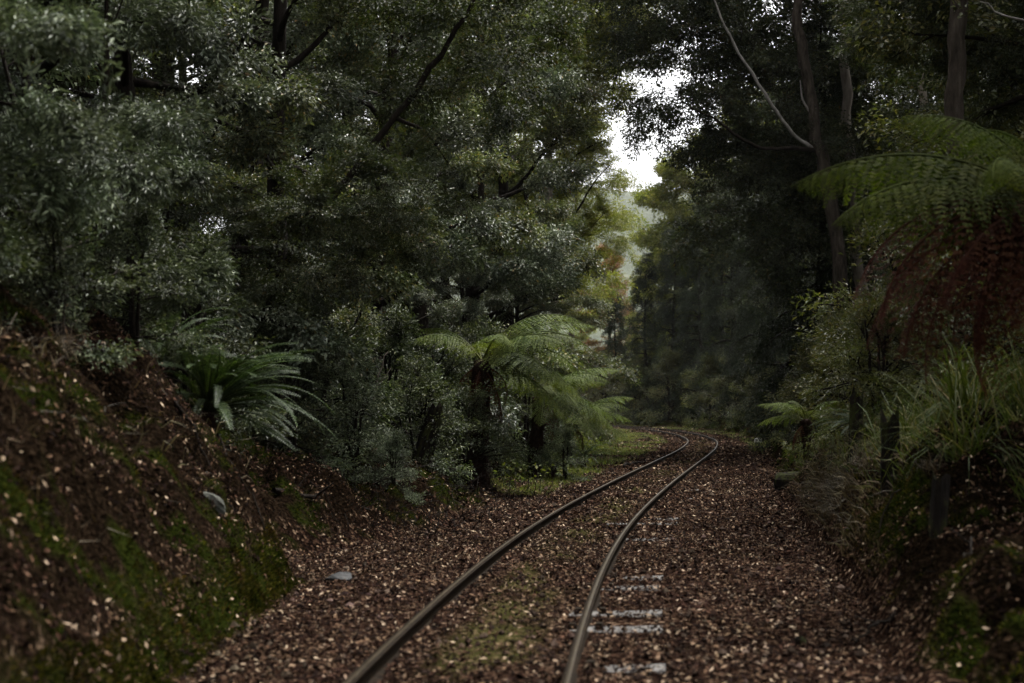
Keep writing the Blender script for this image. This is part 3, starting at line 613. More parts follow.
trunk_tree('eucalypt_tree', 'pale-trunked tree with yellow-green clumps at the left edge of the sky gap', 54, [(556, 330, 0), (552, 250, 0), (548, 180, 0), (552, 110, 0), (560, 40, 0), (565, -60, 0)], [.17, .16, .14, .11, .05], 'bark_pale',
           [([(549, 190, 0), (570, 160, 0), (592, 145, 0), (606, 140, 0)], [.07, .05, .03, .015], 'bark_dark'), ([(551, 240, 0), (575, 215, -.3), (595, 180, -.5), (610, 165, -.6)], [.07, .05, .03, .015], 'bark_dark'), ([(552, 250, 0), (580, 240, .3), (605, 212, .5)], [.05, .035, .015], 'bark_dark')],
           [('ybough', 572, 112, .5, .8), ('ybough', 550, 60, 1, .95), ('ybough', 585, 45, 0, .8), ('ybough', 590, 175, .5, .45), ('ybough', 600, 235, .5, .42), ('ybough', 540, 160, 2, .8), ('ybough', 545, 260, 2, .8), ('ybough', 600, 5, 1, .8), ('ybough', 622, 45, 0, .4), ('ybough', 630, 15, 0, .5)], seed=9)
trunk_tree('slim_pale_tree', 'slim pale-barked trunk right of the tall dark tree', 43, [(862, 330, 0), (854, 220, 0), (848, 150, 0), (845, 80, 0), (842, 0, 0), (838, -150, 0)], [.19, .18, .17, .15, .12, .05], 'bark_pale', crowns=[('bough', 875, 60, 4, 1.1), ('bough', 890, 150, 4, 1.0), ('bough', 845, -80, .5, 1.1)], seed=4)
trunk_tree('rough_barked_tree', 'thick rough-barked trunk above the big tree fern', 18, [(968, 330, 0), (960, 200, 0), (955, 120, 0), (958, 40, 0), (962, -60, 0), (965, -200, 0)], [.13, .12, .115, .11, .1], 'bark_mid', crowns=[('bough', 1005, 90, 1.8, .35), ('bough', 905, -10, 1.2, .35), ('bough', 985, 0, 1, .4)], seed=5)
trunk_tree('spotted_trunk_tree', 'thin mottled trunk between the pale trunk and the rough trunk', 36, [(935, 330, 0), (930, 160, 0), (920, 60, 0), (900, 0, 0), (880, -80, 0)], [.12, .11, .09, .06], 'bark_pale', crowns=[('bough', 910, 0, 2.5, .8), ('bough', 950, 130, 4.0, .9)], seed=6)
trunk_tree('leaning_tree', 'dark trunk leaning right across the left-hand foliage', 17.6, [(255, 330, 0), (300, 235, 0), (350, 175, 0), (395, 120, 0), (432, 66, 0), (470, 10, 0), (500, -60, 0)], [.05, .05, .048, .045, .04, .03, .01], 'bark_dark',
           [([(395, 118, 0), (425, 130, .3), (450, 165, .6)], [.03, .02, .008], 'bark_dark')], [('bough', 470, 40, .8, .5), ('bough', 300, 235, -.9, .32), ('bough', 395, 190, -.8, .28)], seed=7)

# ------------------------------------------------------------------ ferns
def frond_mesh(name, mat, seed, L, arch, npair, plen, npin, droop=.5, rise=.6, hang=False):
    """rachis leaves the crown along +X, rises and arches over; pinnae both sides, cut into pinnules"""
    rng = np.random.default_rng(seed); b = MB()
    t = np.linspace(0, 1, 26); ang = rise - arch * t ** 1.15
    dx = np.cos(ang); dz = np.sin(ang); r = np.stack([np.cumsum(dx) - dx[0], np.zeros(26), np.cumsum(dz) - dz[0]], -1) * L / 26
    r[:, 1] += .04 * L * np.sin(t * 3) * rng.normal()
    b.tube(r, np.linspace(.011, .002, 26) * (L ** .5), 4)
    tg = norm(np.gradient(r, axis=0))
    V = []
    for i in range(npair):
        u = .13 + .87 * (i + .5) / npair; w = math.sin(math.pi * min(1, .12 + .9 * u)) ** .7 * (1.1 - .55 * u)
        p = np.array([np.interp(u, t, r[:, k]) for k in range(3)]); d = np.array([np.interp(u, t, tg[:, k]) for k in range(3)])
        upv = norm(np.cross(d, (0, 1, 0))) * -1; upv = upv if upv[2] > 0 else -upv
        for s in (-1, 1):
            pl = plen * w * rng.uniform(.88, 1.08)
            if hang and rng.random() < .06: continue
            pd = norm(np.array([0, s, 0]) + d * rng.uniform(.35, .6) + np.array([0, 0, -droop * rng.uniform(.6, 1.3)]) + (rng.normal(0, .2, 3) if hang else rng.normal(0, .05, 3)))
            tt = np.linspace(.04, .98, npin)
            c = p + pd * (tt * pl)[:, None] + np.array([0, 0, -1.0]) * (droop * .55 * pl * tt ** 2)[:, None]
            cd = norm(np.gradient(c, axis=0)); sv = norm(np.cross(upv, cd)); nv = np.cross(cd, sv)
            wl_ = plen * .125 * (1 - .75 * tt ** 1.5) * (.8 if hang else 1); hw = pl / npin * .52
            for q in (-1, 1):
                dir_ = norm(sv * q + cd * .45 + nv * rng.normal(-.1, .15, (npin, 1)))
                tip = c + dir_ * wl_[:, None]
                m1 = c + dir_ * (wl_ * .5)[:, None] + cd * hw * .8; m0 = c + dir_ * (wl_ * .5)[:, None] - cd * hw * .8
                V.append(np.stack([c, m0, tip, m1], 1).reshape(-1, 3))
    V = np.vstack(V); b.add(V, quads(len(V) // 4))
    return b.mesh(name, M[mat], False)

def sword_mesh(name, mat, seed, L, arch, npair, plen, rise):
    rng = np.random.default_rng(seed); b = MB(); t = np.linspace(0, 1, 20); ang = rise - arch * t ** 1.3
    r = np.stack([np.cumsum(np.cos(ang)), np.zeros(20), np.cumsum(np.sin(ang))], -1) * L / 20; r -= r[0]
    b.tube(r, np.linspace(.008, .002, 20), 4); tg = norm(np.gradient(r, axis=0)); V = []
    for i in range(npair):
        u = .08 + .92 * (i + .5) / npair; w = math.sin(math.pi * (.1 + .88 * u)) ** .6
        p = np.array([np.interp(u, t, r[:, k]) for k in range(3)]); d = np.array([np.interp(u, t, tg[:, k]) for k in range(3)])
        for s in (-1, 1):
            pl = plen * w * rng.uniform(.9, 1.1); pd = norm(np.array([0, s, 0]) + d * .55 + np.array([0, 0, .12]) + rng.normal(0, .07, 3))
            m = p + pd * pl * .55 + np.array([0, 0, .03 * pl]); tip = p + pd * pl + d * pl * .15 - np.array([0, 0, .18 * pl]); hw = d * (L / npair * .27)
            V.append(np.array([p - hw * .8, m - hw * .8, tip, m + hw, p + hw]))
    for q in V: b.add(q, [[0, 1, 3, 4]], [[1, 2, 3]])
    return b.mesh(name, M[mat], False)

FR = [frond_mesh('frond', 'fern', 11, 1.0, 1.15, 22, .30, 12, .45, .75), frond_mesh('frond', 'fern', 12, 1.0, 1.6, 22, .28, 12, .5, .85), frond_mesh('frond', 'fern', 13, 1.0, 1.1, 21, .30, 12, .4, .5)]
FO = [frond_mesh('frond', 'fern_shaded_olive', 14, 1.0, 1.15, 25, .34, 13, .7, .75), frond_mesh('frond', 'fern_shaded_olive', 15, 1.0, 1.5, 25, .32, 13, .8, .85), frond_mesh('frond', 'fern_shaded_olive', 16, 1.0, 1.2, 24, .34, 13, .65, .6)]
FD = [frond_mesh('dead_frond', 'fern_dead', 21, 1.0, 1.7, 26, .30, 9, 1.5, .05, True), frond_mesh('dead_frond', 'fern_dead', 22, 1.0, 1.3, 26, .30, 9, 1.7, -.2, True)]

def fern_trunk(h, r, lean, seed):
    rng = np.random.default_rng(seed); b = MB(); t = np.linspace(0, 1, 16)
    p = np.stack([lean[0] * t ** 1.4, lean[1] * t, -.2 + (h + .2) * t], -1)
    b.tube(p, r * (1.15 - .25 * t + .25 * np.exp(-t * 9)), 12, rough=.12, rng=rng)
    for k in range(int(70 * h + 40)):         # old frond stubs
        f = rng.random(); c = np.array([np.interp(f, t, p[:, q]) for q in range(3)]); a = rng.uniform(0, 6.28)
        d = norm(np.array([math.cos(a), math.sin(a), rng.uniform(-.2, 1.2)])); o = c + np.array([math.cos(a), math.sin(a), 0]) * r * .85
        b.tube([o, o + d * rng.uniform(.03, .09)], [.012, .004], 3, cap=False)
    return b.mesh('trunk', M['bark_red'])

def tree_fern(label, base, h, r, lean, live, dead, seed, mat=None, L=1.5):
    rng = np.random.default_rng(seed)
    e = empty('tree_fern', (base[0], base[1], float(gh(base[0], base[1])))); tag(e, label, 'tree fern', 'tree ferns beside the track')
    ob('trunk', fern_trunk(h, r, lean, seed), e)
    top = (lean[0], lean[1], h)
    for k, (az, pitch, l) in enumerate(live):
        o = ob('frond', (mat or FR)[k % 3], e, top); o.rotation_euler = (rng.normal(0, .12), -pitch, az); o.scale = (l, l * rng.uniform(.9, 1.1), l)
    for k, (az, pitch, l) in enumerate(dead):
        o = ob('dead_frond', FD[k % 2], e, (top[0], top[1], h - .06)); o.rotation_euler = (rng.normal(0, .2), -pitch, az); o.scale = (l, l, l)
    return e

pi = math.pi
# right foreground tree fern
tree_fern('big tree fern at the right edge with a skirt of red-brown dead fronds', (4.02, 9.8), 1.74, .13, (-.32, 0), 
          [(pi * .98, -.12, 1.95), (pi * .93, .45, 1.35), (pi * 1.07, -.14, 1.8), (pi * .8, .0, 1.6), (pi * 1.3, -.1, 1.3), (pi * .5, .1, 1.5), (0.1, .1, 1.5), (.9, .2, 1.5), (-.8, .15, 1.5), (-1.4, .1, 1.4), (2.0, .45, 1.3)],
          [(pi * 1.0, .35, 1.75), (pi * .94, .15, 1.75), (pi * 1.05, .2, 1.7), (pi * 1.1, .0, 1.6), (pi * 1.2, .1, 1.35), (pi * .8, -.1, 1.3), (pi * 1.4, -.2, 1.1), (pi * 1.6, -.2, 1.0), (pi * .55, -.2, 1.1), (pi * .97, -.15, 1.6), (pi * 1.13, -.35, 1.3), (pi * 1.02, -.4, 1.5), (.1, -.3, 1.0), (-.6, -.4, 1.0)], 31, FO)
# left tree ferns
tree_fern('tree fern with a dark red-brown trunk standing nearest on the left verge', (-.55, 23.4), 2.0, .16, (.06, 0),
          [(.1, .1, 2.2), (-.3, .0, 2.2), (.6, .2, 1.9), (-.7, -.05, 2.0), (-1.3, .1, 1.6), (1.5, .2, 1.7), (2.6, .2, 1.6), (3.6, .1, 1.6), (-.1, -.35, 2.0), (-.5, -.45, 1.8), (.3, -.2, 2.0), (.0, -.6, 1.9), (-.9, -.35, 1.9), (.15, .3, 2.1), (-.5, .2, 2.0)],
          [(.2, -.3, 1.0), (-.7, -.4, 1.1), (1.5, -.4, 1.0), (-1.6, -.3, 1.0), (3, -.3, 1)], 32)
tree_fern('grey-green tree fern with broad fronds arching toward the rails', (.45, 28.5), 1.6, .14, (.1, 0),
          [(0, .12, 1.9), (-.4, .1, 1.8), (.5, .2, 1.8), (-.9, .05, 1.6), (1.2, .2, 1.7), (-1.5, .1, 1.5), (2.4, .2, 1.6), (3.4, .1, 1.6), (-.2, -.4, 1.9), (.2, -.5, 1.8), (-2.2, .1, 1.6), (-.6, -.55, 1.7), (-1.1, -.3, 1.7), (.0, -.75, 1.5), (-1.6, -.4, 1.5)],
          [(-.5, -.4, 1.0), (.4, -.4, 1.0)], 33)
tree_fern('bright green lower tree fern reaching farthest over the left verge', (1.25, 33.5), 1.05, .13, (.12, -.1),
          [(.05, .15, 1.8), (-.4, .1, 1.8), (.5, .3, 1.6), (-.9, .0, 1.6), (1.2, .3, 1.5), (-1.5, .0, 1.5), (2.4, .3, 1.5), (3.3, .2, 1.5), (-.2, -.3, 1.6), (.25, -.2, 1.7), (-.65, -.45, 1.3)],
          [(-.8, -.3, .8)], 34)
tree_fern('low fern with pale fronds leaning left toward the track from the right bank', (4.95, 23.5), .75, .1, (-.1, 0),
          [(pi, .1, .95), (pi * 1.08, .25, .85), (pi * .9, -.1, .9), (pi * 1.3, .2, .9), (pi * .7, .2, .9), (.3, .2, .9), (-1, .2, .9)], [(pi * 1.2, -.2, .6)], 35)

SW = [sword_mesh('frond', 'fern_dark', 41, 1.0, 1.2, 46, .062, .7), sword_mesh('frond', 'fern_dark', 42, 1.0, 1.6, 46, .06, .9), sword_mesh('frond', 'fern_dark', 43, 1.0, 1.0, 46, .062, .5)]
def ground_fern(label, x, y, n, L, seed, bias=None, stock=0):
    rng = np.random.default_rng(seed); e = empty('ground_fern', (x, y, float(gh(x, y))))
    tag(e, label, 'fern', 'low ferns on the ground')
    if stock: ob('trunk', fern_trunk(stock, .08, (.05, 0), seed), e)
    for k in range(n):
        o = ob('frond', SW[k % 3], e, (0.05 if stock else 0, 0, stock)); az = rng.uniform(0, 6.28) if bias is None else bias + rng.normal(0, 1.0)
        l = L * rng.uniform(.75, 1.15); o.scale = (l, l, l); o.rotation_euler = (rng.normal(0, .25), rng.uniform(-.5, .35), az)
    return e
ground_fern('dark glossy ground fern spilling over the end of the left bank', -2.7, 12.35, 52, 1.22, 51, -.25, .66)
ground_fern('smaller dark fern left of the big ground fern on the left bank', -3.05, 12.1, 18, .85, 52, -.2, .3)
ground_fern('low green fern beneath the tree ferns on the left verge', .55, 29.0, 14, .7, 53)
ground_fern('low green fern behind the short black post on the left verge', 2.0, 40.0, 16, .8, 54)
ground_fern('small fern between the two left tree ferns', 1.0, 36.5, 14, .75, 55)
ground_fern('leafy fern in front of the grey-green tree fern trunk', .75, 27.8, 18, .8, 57, None, .25)
ground_fern('leafy fern hiding the trunk of the bright green tree fern', 1.6, 32.6, 18, .8, 58, None, .2)
ground_fern('drooping dark fern on the crest of the right bank', 4.0, 16.0, 14, .7, 56)

# ------------------------------------------------------------------ shrubs and tussocks
for k, (kind, X, Y, s, lab) in enumerate([
    ('paleshrub', -1.95, 17.6, .75, 'pale grey shrub beside the leaning dark stump on the left'),
    ('paleshrub', -1.45, 17.2, .42, 'small pale shrub low on the left bank below the grey shrub'),
    ('shrub', -2.6, 16.6, .9, 'dark shrub left of the pale grey shrub on the left bank'),
    ('shrub', -2.7, 19.2, 1.3, 'dark shrub behind the leaning black stump'),
    ('shrub', -1.9, 21.8, 1.2, 'glossy shrub behind the dark red fern trunk'),
    ('shrub', -1.4, 24.8, 1.4, 'large shrub filling the gap behind the nearest left tree fern'),
    ('shrub', -.7, 28.0, 1.4, 'shrub between the trunks of the two nearer left tree ferns'),
    ('shrub', .3, 32.0, 1.4, 'shrub behind the bright green lower tree fern'),
    ('shrub', -3.3, 14.4, 1.0, 'dark shrub above the big ground fern on the left'),
    ('oshrub', 5.4, 15.6, 1.2, 'dark shrub behind the slender stump on the right bank'),
    ('oshrub', 5.6, 17.0, 1.5, 'tall shrub behind the tussocks on the right bank'),
    ('oshrub', 5.1, 11.4, 1.3, 'shrub beneath the big tree fern at the right edge'),
    ('oshrub', 6.2, 22.0, 1.6, 'large dark shrub behind the low pale fern on the right'),
    ('oshrub', 6.3, 26.0, 1.4, 'dark shrub behind the log end on the right'),
    ('oshrub', 8.2, 35.5, 1.6, 'dark shrub at the foot of the tall tree with the pale limb'),
    ('oshrub', 8.9, 41.5, 1.6, 'dark shrub halfway along the foot of the right tree wall'),
    ('oshrub', 10.8, 97, 2.4, 'dark bush at the outside of the far curve'),
    ('oshrub', 8.9, 103, 2.6, 'dark bush where the rails vanish behind the left trees'),
    ('oshrub', 12.3, 88, 2.2, 'dark bush at the foot of the conifer on the curve'),
    ('oshrub', 7.2, 110, 3.0, 'broad bush behind the end of the visible rails'),
    ('oshrub', 12.4, 78, 2.0, 'low bush behind the white block at the forest edge'),
    ('oshrub', 11.6, 66, 1.8, 'dark low bush right of the curve at the forest edge'),
    ('shrub', 1.0, 27.4, .55, 'small shrub at the foot of the grey-green tree fern'),
    ('shrub', -1.3, 20.6, .95, 'leafy green shrub left of the dark red fern trunk'),
    ('shrub', -.7, 22.6, .8, 'yellowish leafy shrub wrapped round the dark red fern trunk'),
    ('shrub', -4.1, 9.2, .7, 'shrub on the crest of the left bank'),
    ('shrub', -3.55, 8.6, .75, 'shrub on the bank crest at the left edge, nearest the camera'),
    ('shrub', -3.2, 10.1, .7, 'dark shrub midway along the left bank crest'),
    ('shrub', -3.1, 11.6, .6, 'shrub hanging at the end of the left bank crest'),
    ('oshrub', 5.2, 19.8, 1.15, 'olive shrub behind the low pale fern on the right bank'),
    ('oshrub', 4.5, 17.4, .9, 'feathery shrub beside the rotten stump on the right bank'),
    ('oshrub', 4.9, 13.2, 1.1, 'dark shrub behind the grass tussocks on the right bank'),
    ('oshrub', 6.9, 30.5, 1.2, 'dark shrub at the foot of the right tree wall'),
    ('shrub', .5, 42.5, 1.2, 'green shrub at the back of the left verge'),
    ('oshrub', 9.9, 50.5, 1.0, 'low dark bush beside the small white block')]):
    tree(kind, X, Y, s, lab, 'shrubs on the banks and verges', cat='shrub', v=k)

def tussock_mesh(seed, n, L, w, spread, droop, mat):
    rng = np.random.default_rng(seed); b = []; F = []; c = 0
    S = 5; t = np.linspace(0, 1, S)
    for k in range(n):
        az = rng.uniform(0, 6.28); e = rng.uniform(.25, 1.35); l = L * rng.uniform(.45, 1.1); d = droop * rng.uniform(.6, 1.4)
        ang = e - d * t ** 1.4; st = l / S
        rr = np.concatenate([[0], np.cumsum(np.cos(ang[:-1])) * st]); zz = np.concatenate([[0], np.cumsum(np.sin(ang[:-1])) * st])
        o = rng.normal(0, spread, 2); ctr = np.stack([o[0] + rr * math.cos(az), o[1] + rr * math.sin(az), zz], -1)
        s = np.array([-math.sin(az), math.cos(az), 0]) * w * .5; ww = (1 - t ** 1.5 * .95)[:, None]
        v = np.concatenate([ctr - s * ww, ctr + s * ww]); i = np.arange(S - 1)
        F.append(np.stack([i, i + S, i + S + 1, i + 1], -1) + c); b.append(v); c += len(v)
    return mesh_np('blades', np.vstack(b), np.vstack(F), M[mat])
TU = [tussock_mesh(61, 170, .85, .011, .06, 1.5, 'grass'), tussock_mesh(62, 150, .95, .010, .07, 1.9, 'grass')]
ST = [tussock_mesh(63, 150, .75, .008, .09, 2.6, 'straw'), tussock_mesh(64, 130, .6, .008, .08, 2.4, 'straw')]
def tussock(meshes, k, x, y, s, label, group, cat='grass tussock', tilt=0):
    rng = np.random.default_rng(900 + k)
    o = ob('grass_tussock', meshes[k % 2], None, (x, y, float(gh(x, y)) - .03)); o.scale = (s, s, s * 1.1); o.rotation_euler = (0, tilt, rng.uniform(0, 6.28) if not tilt else rng.normal(0, .4))
    tag(o, label, cat, group)
for k, (x, y, s, lab) in enumerate([
    (4.05, 11.2, 1.0, 'long-bladed green tussock under the big tree fern'), (4.45, 12.4, 1.15, 'tall green tussock right of the old fence post on the right bank'),
    (3.75, 12.9, .95, 'green tussock just right of the old fence post'), (3.65, 15.3, .9, 'green tussock behind the dark stump on the right bank'),
    (4.0, 10.2, .85, 'green tussock at the right edge of the bank'), (4.2, 14.2, 1.1, 'green tussock midway along the right bank'),
    (4.45, 17.2, 1.1, 'olive tussock at the far end of the right bank'), (4.75, 20.6, 1.2, 'broad yellow-green tussock where the right bank ends'), (5.0, 22.3, 1.0, 'yellow-green tussock below the low pale fern on the right'),
    (3.5, 10.9, 1.35, 'long strap-leaved tussock right of the short blackened post'), (3.75, 11.7, 1.5, 'largest strap-leaved tussock, below the dead fern fronds'), (3.5, 12.5, 1.2, 'strap-leaved tussock crowding the tall rotten fence post'), (4.1, 13.0, 1.5, 'tall strap-leaved tussock at the back of the right bank'),
    (4.5, 19.0, 1.0, 'tussock on the crest above the fallen log end')]):
    tussock(TU, k, x, y, s, lab, 'green tussocks on the right bank')
for k, (x, y, s, lab) in enumerate([
    (3.6, 15.6, .5, 'straw-coloured dead grass hanging down the right bank near the stump'), (3.85, 17.2, .5, 'straw-coloured dead grass hanging at the far end of the right bank'),
    (3.4, 13.6, .5, 'straw-coloured dead grass hanging left of the old fence post'), (3.25, 11.0, .6, 'dead grass tuft between the two old fence posts'),
    (-3.25, 8.7, .8, 'long brown dead grass sliding down the left bank'), (-3.1, 9.6, .7, 'brown dead grass on the upper left bank'), (-3.3, 8.0, .8, 'brown dead grass at the left edge of the bank'), (-2.95, 8.6, .75, 'brown dead grass lower on the left bank'), (-3.05, 8.15, .9, 'matted brown dead grass at the left edge halfway down the bank')]):
    tussock(ST, k, x, y, s, lab, 'dead grass hanging on the banks', 'dead grass', tilt=(.5 if x < 0 else -.5))

# ------------------------------------------------------------------ posts, stumps, log, rocks, branches, markers
def stump_mesh(name, h, r, seed, mat, taper=.85, jag=.12, sides=12, squash=1.0):
    rng = np.random.default_rng(seed); n = 9; b = MB(); a = np.arange(sides) * 2 * pi / sides
    ring = 1 + .18 * rng.normal(0, 1, sides); v = []
    for k in range(n):
        t = k / (n - 1); rr = r * (1 - (1 - taper) * t + .25 * math.exp(-t * 6)) * ring * (1 + rng.normal(0, .05, sides))
        zz = -.45 + (h + .45) * t + (rng.normal(0, jag * h, sides) if k == n - 1 else 0)
        v.append(np.stack([rr * np.cos(a), rr * np.sin(a) * squash, np.broadcast_to(zz, (sides,))], -1))
    v = np.array(v); vv = np.vstack([v.reshape(-1, 3), [[0, 0, h * .86]]])
    i = np.arange(n - 1)[:, None] * sides; j = np.arange(sides)[None]; j2 = (j + 1) % sides
    q = np.stack([i + j, i + j2, i + sides + j2, i + sides + j], -1).reshape(-1, 4); e = (n - 1) * sides
    b.add(vv, q, [[e + k, e + (k + 1) % sides, len(vv) - 1] for k in range(sides)])
    return b.mesh(name, M[mat], False)
def thing_at(name, me, p, label, cat, rot=(0, 0, 0), group=None, sink=0.0):
    o = ob(name, me, None, (float(p[0]), float(p[1]), float(gh(p[0], p[1])) - sink)); o.rotation_euler = rot; tag(o, label, cat, group); return o
thing_at('wooden_post', stump_mesh('wooden_post', .60, .09, 71, 'post', .9, .10, squash=.75), (3.2, 12.0), 'tall rotten fence post upright on the right bank', 'post', (.03, -.04, .3), 'old posts on the right bank')
thing_at('wooden_post', stump_mesh('wooden_post', .26, .095, 72, 'post', .85, .28, squash=.8), (2.84, 9.5), 'short blackened post lower on the right bank, nearer the camera', 'post', (.05, .06, 1.0), 'old posts on the right bank')
thing_at('rotten_stump', stump_mesh('rotten_stump', .75, .10, 73, 'post', .7, .10), (3.62, 15.0), 'dark slender stump under the dead fern fronds', 'stump', (.0, .03, 0))
thing_at('leaning_stump', stump_mesh('leaning_stump', .95, .15, 75, 'post', .8, .08), (-1.32, 20.0), 'thick black stump leaning right below the foliage on the left', 'stump', (.0, .28, 0))
lg = MB(); lg.tube(np.array([(0, 0, 0), (.25, .02, 0), (.6, .05, .02), (1.0, .06, .05)]), [.2, .205, .2, .17], 14, rough=.05, rng=np.random.default_rng(4))
lgm = lg.mesh('log', M['post'], False)
o = ob('log', lgm, None, (4.52, 24.2, .10)); o.rotation_euler = (0, -.03, -.5); tag(o, 'sawn log end lying at the foot of the right bank', 'log')
ec = MB(); a = np.arange(14) * 2 * pi / 14; ec.add(np.vstack([np.stack([np.full(14, -.004), .196 * np.cos(a), .196 * np.sin(a)], -1), [[-.012, 0, 0]]]), None, [[k, (k + 1) % 14, 14] for k in range(14)])
ob('sawn_face', ec.mesh('sawn_face', M['post'], False), o)

def rock_mesh(name, seed, size, mat):
    import bmesh
    rng = np.random.default_rng(seed); bm = bmesh.new(); bmesh.ops.create_icosphere(bm, subdivisions=3, radius=1)
    for _ in range(9):
        n = Vector(norm(rng.normal(0, 1, 3))); d = rng.uniform(.55, .85)
        for v in bm.verts:
            k = v.co.dot(n) - d
            if k > 0: v.co -= n * k
    for v in bm.verts: v.co = Vector((v.co.x * size[0], v.co.y * size[1], v.co.z * size[2])) * (1 + rng.normal(0, .05))
    me = bpy.data.meshes.new(name); bm.to_mesh(me); bm.free(); me.materials.append(M[mat]); return me
def rock(p, seed, size, mat, label, rot=(0, 0, 0), sink=.3):
    o = ob('rock', rock_mesh('rock', seed, size, mat), None, (p[0], p[1], float(gh(p[0], p[1])) + size[2] * (1 - 2 * sink))); o.rotation_euler = rot
    tag(o, label, 'rock', 'rocks on the banks')
rock((-2.14, 10.1), 81, (.07, .06, .16), 'palerock', 'pale grey rock sticking out of the left bank', (0.2, -.75, 0.3), .55)
rock((-1.42, 11.75), 82, (.13, .09, .05), 'slate', 'flat grey slate lying at the foot of the left bank', (.1, -.2, .4), .38)
rock((1.75, 8.65), 83, (.05, .05, .035), 'post', 'small dark stone on the leaves right of the rails', (0, 0, .7), .2)

def stick(label, a, b, r, mat, seed, side=()):
    rng = np.random.default_rng(seed); e = empty('fallen_branch', a); tag(e, label, 'branch', 'fallen branches')
    n = 8; p = np.linspace(0, 1, n)[:, None] * (np.array(b) - np.array(a))[None] + rng.normal(0, .02, (n, 3)); m = MB(); m.tube(p, np.linspace(r, r * .4, n), 6)
    for f, d in side: q = p[int(f * (n - 1))]; m.tube([q, q + np.array(d) * .5 + rng.normal(0, .01, 3), q + np.array(d)], [r * .6, r * .4, r * .2], 4)
    ob('limb', m.mesh('limb', M[mat], True), e)
def gp(x, y, h=0): return (x, y, float(gh(x, y)) + h)
stick('long dark fallen branch lying across the left bank below the ground fern', gp(-2.35, 14.0, .12), gp(-1.55, 15.4, .06), .03, 'bark_dark', 91, [(.5, (.2, -.1, .15))])
stick('thin bare twig arching on the near right bank', gp(2.75, 8.4, .05), gp(2.5, 7.9, .14), .009, 'bark_dark', 92, [(.4, (-.12, 0, .1))])
stick('forked dark stick on the leaves below the right bank', gp(2.35, 8.8, .03), gp(2.05, 8.5, .04), .014, 'bark_dark', 93, [(.5, (-.1, .2, .02))])
stick('pale leaning broken branch among the foliage on the left', tuple(px(372, 400, 18.5)), tuple(px(388, 352, 18.7)), .018, 'bark_pale', 94, [(.3, (.18, 0, .25))])
stick('pale curved bare limb in the top right corner', tuple(px(1030, 27, 15)), tuple(px(980, 2, 15)), .014, 'bark_white', 95)
stick('grey fallen branch along the far left verge', gp(2.6, 33, .04), gp(3.4, 36.0, .06), .035, 'bark_dark', 96)

def brush():
    rng = np.random.default_rng(97); b = MB()
    for k in range(420):
        y = rng.uniform(14.5, 24); x = float(lf(y)) + rng.normal(-.35, .45); z = float(gh(x, y)); d = norm(rng.normal(0, 1, 3) + np.array([0, 0, .35])); l = rng.uniform(.15, .6)
        p0 = np.array([x, y, z + .01]); p1 = p0 + d * l * .5 + rng.normal(0, .03, 3); p2 = p1 + norm(d + rng.normal(0, .4, 3)) * l * .5
        b.tube([p0, p1, p2], [.006, .004, .002], 3, cap=False)
    tag(ob('dead_twigs', b.mesh('dead_twigs', M['bark_dark'], False)), 'tangle of dead grey twigs at the foot of the left foliage', 'dead twigs', kind='stuff')
    rng = np.random.default_rng(98); n = 5200; V = []
    y = rng.uniform(26, 60, n); x = lf(y) + rng.normal(-.3, .55, n); z = gh(x, y) + rng.random(n) ** 2 * .35
    s = rng.uniform(.06, .13, n)
    V = leaf_quads(rng, np.stack([x, y, z], -1), np.tile([0, 0, 1.0], (n, 1)), s, s * .5, .6)
    tag(ob('ground_cover', mesh_np('ground_cover', V, quads(n), M['fern'])), 'low green leafy ground cover along the left verge', 'ground cover', kind='stuff')
brush()

def roots():
    rng = np.random.default_rng(101)
    for k, (x, y, dx, dy, lab) in enumerate([(-2.5, 10.6, .4, .2, 'thin bare root on the left bank beside the grey rock'), (-2.35, 11.2, .4, .1, 'thin bare root at the end of the left bank'),
                                             (3.3, 11.4, -.5, -.4, 'bare root snaking down the right bank between the two posts'), (3.6, 14.2, -.45, -.2, 'bare root under the slender stump on the right bank'), (3.0, 8.6, -.45, .15, 'bare root low on the near right bank')]):
        n = 9; t = np.linspace(0, 1, n); xx = x + dx * t + rng.normal(0, .02, n); yy = y + dy * t + rng.normal(0, .03, n)
        p = np.stack([xx, yy, gh(xx, yy) + .012 + .03 * np.sin(t * 9 + k)], -1); m = MB(); m.tube(p, np.linspace(.016, .004, n) * rng.uniform(.6, 1.2), 6, rough=.1, rng=rng)
        tag(ob('root', m.mesh('root', M['bark_dark'])), lab, 'root', 'bare roots on the banks')
roots()

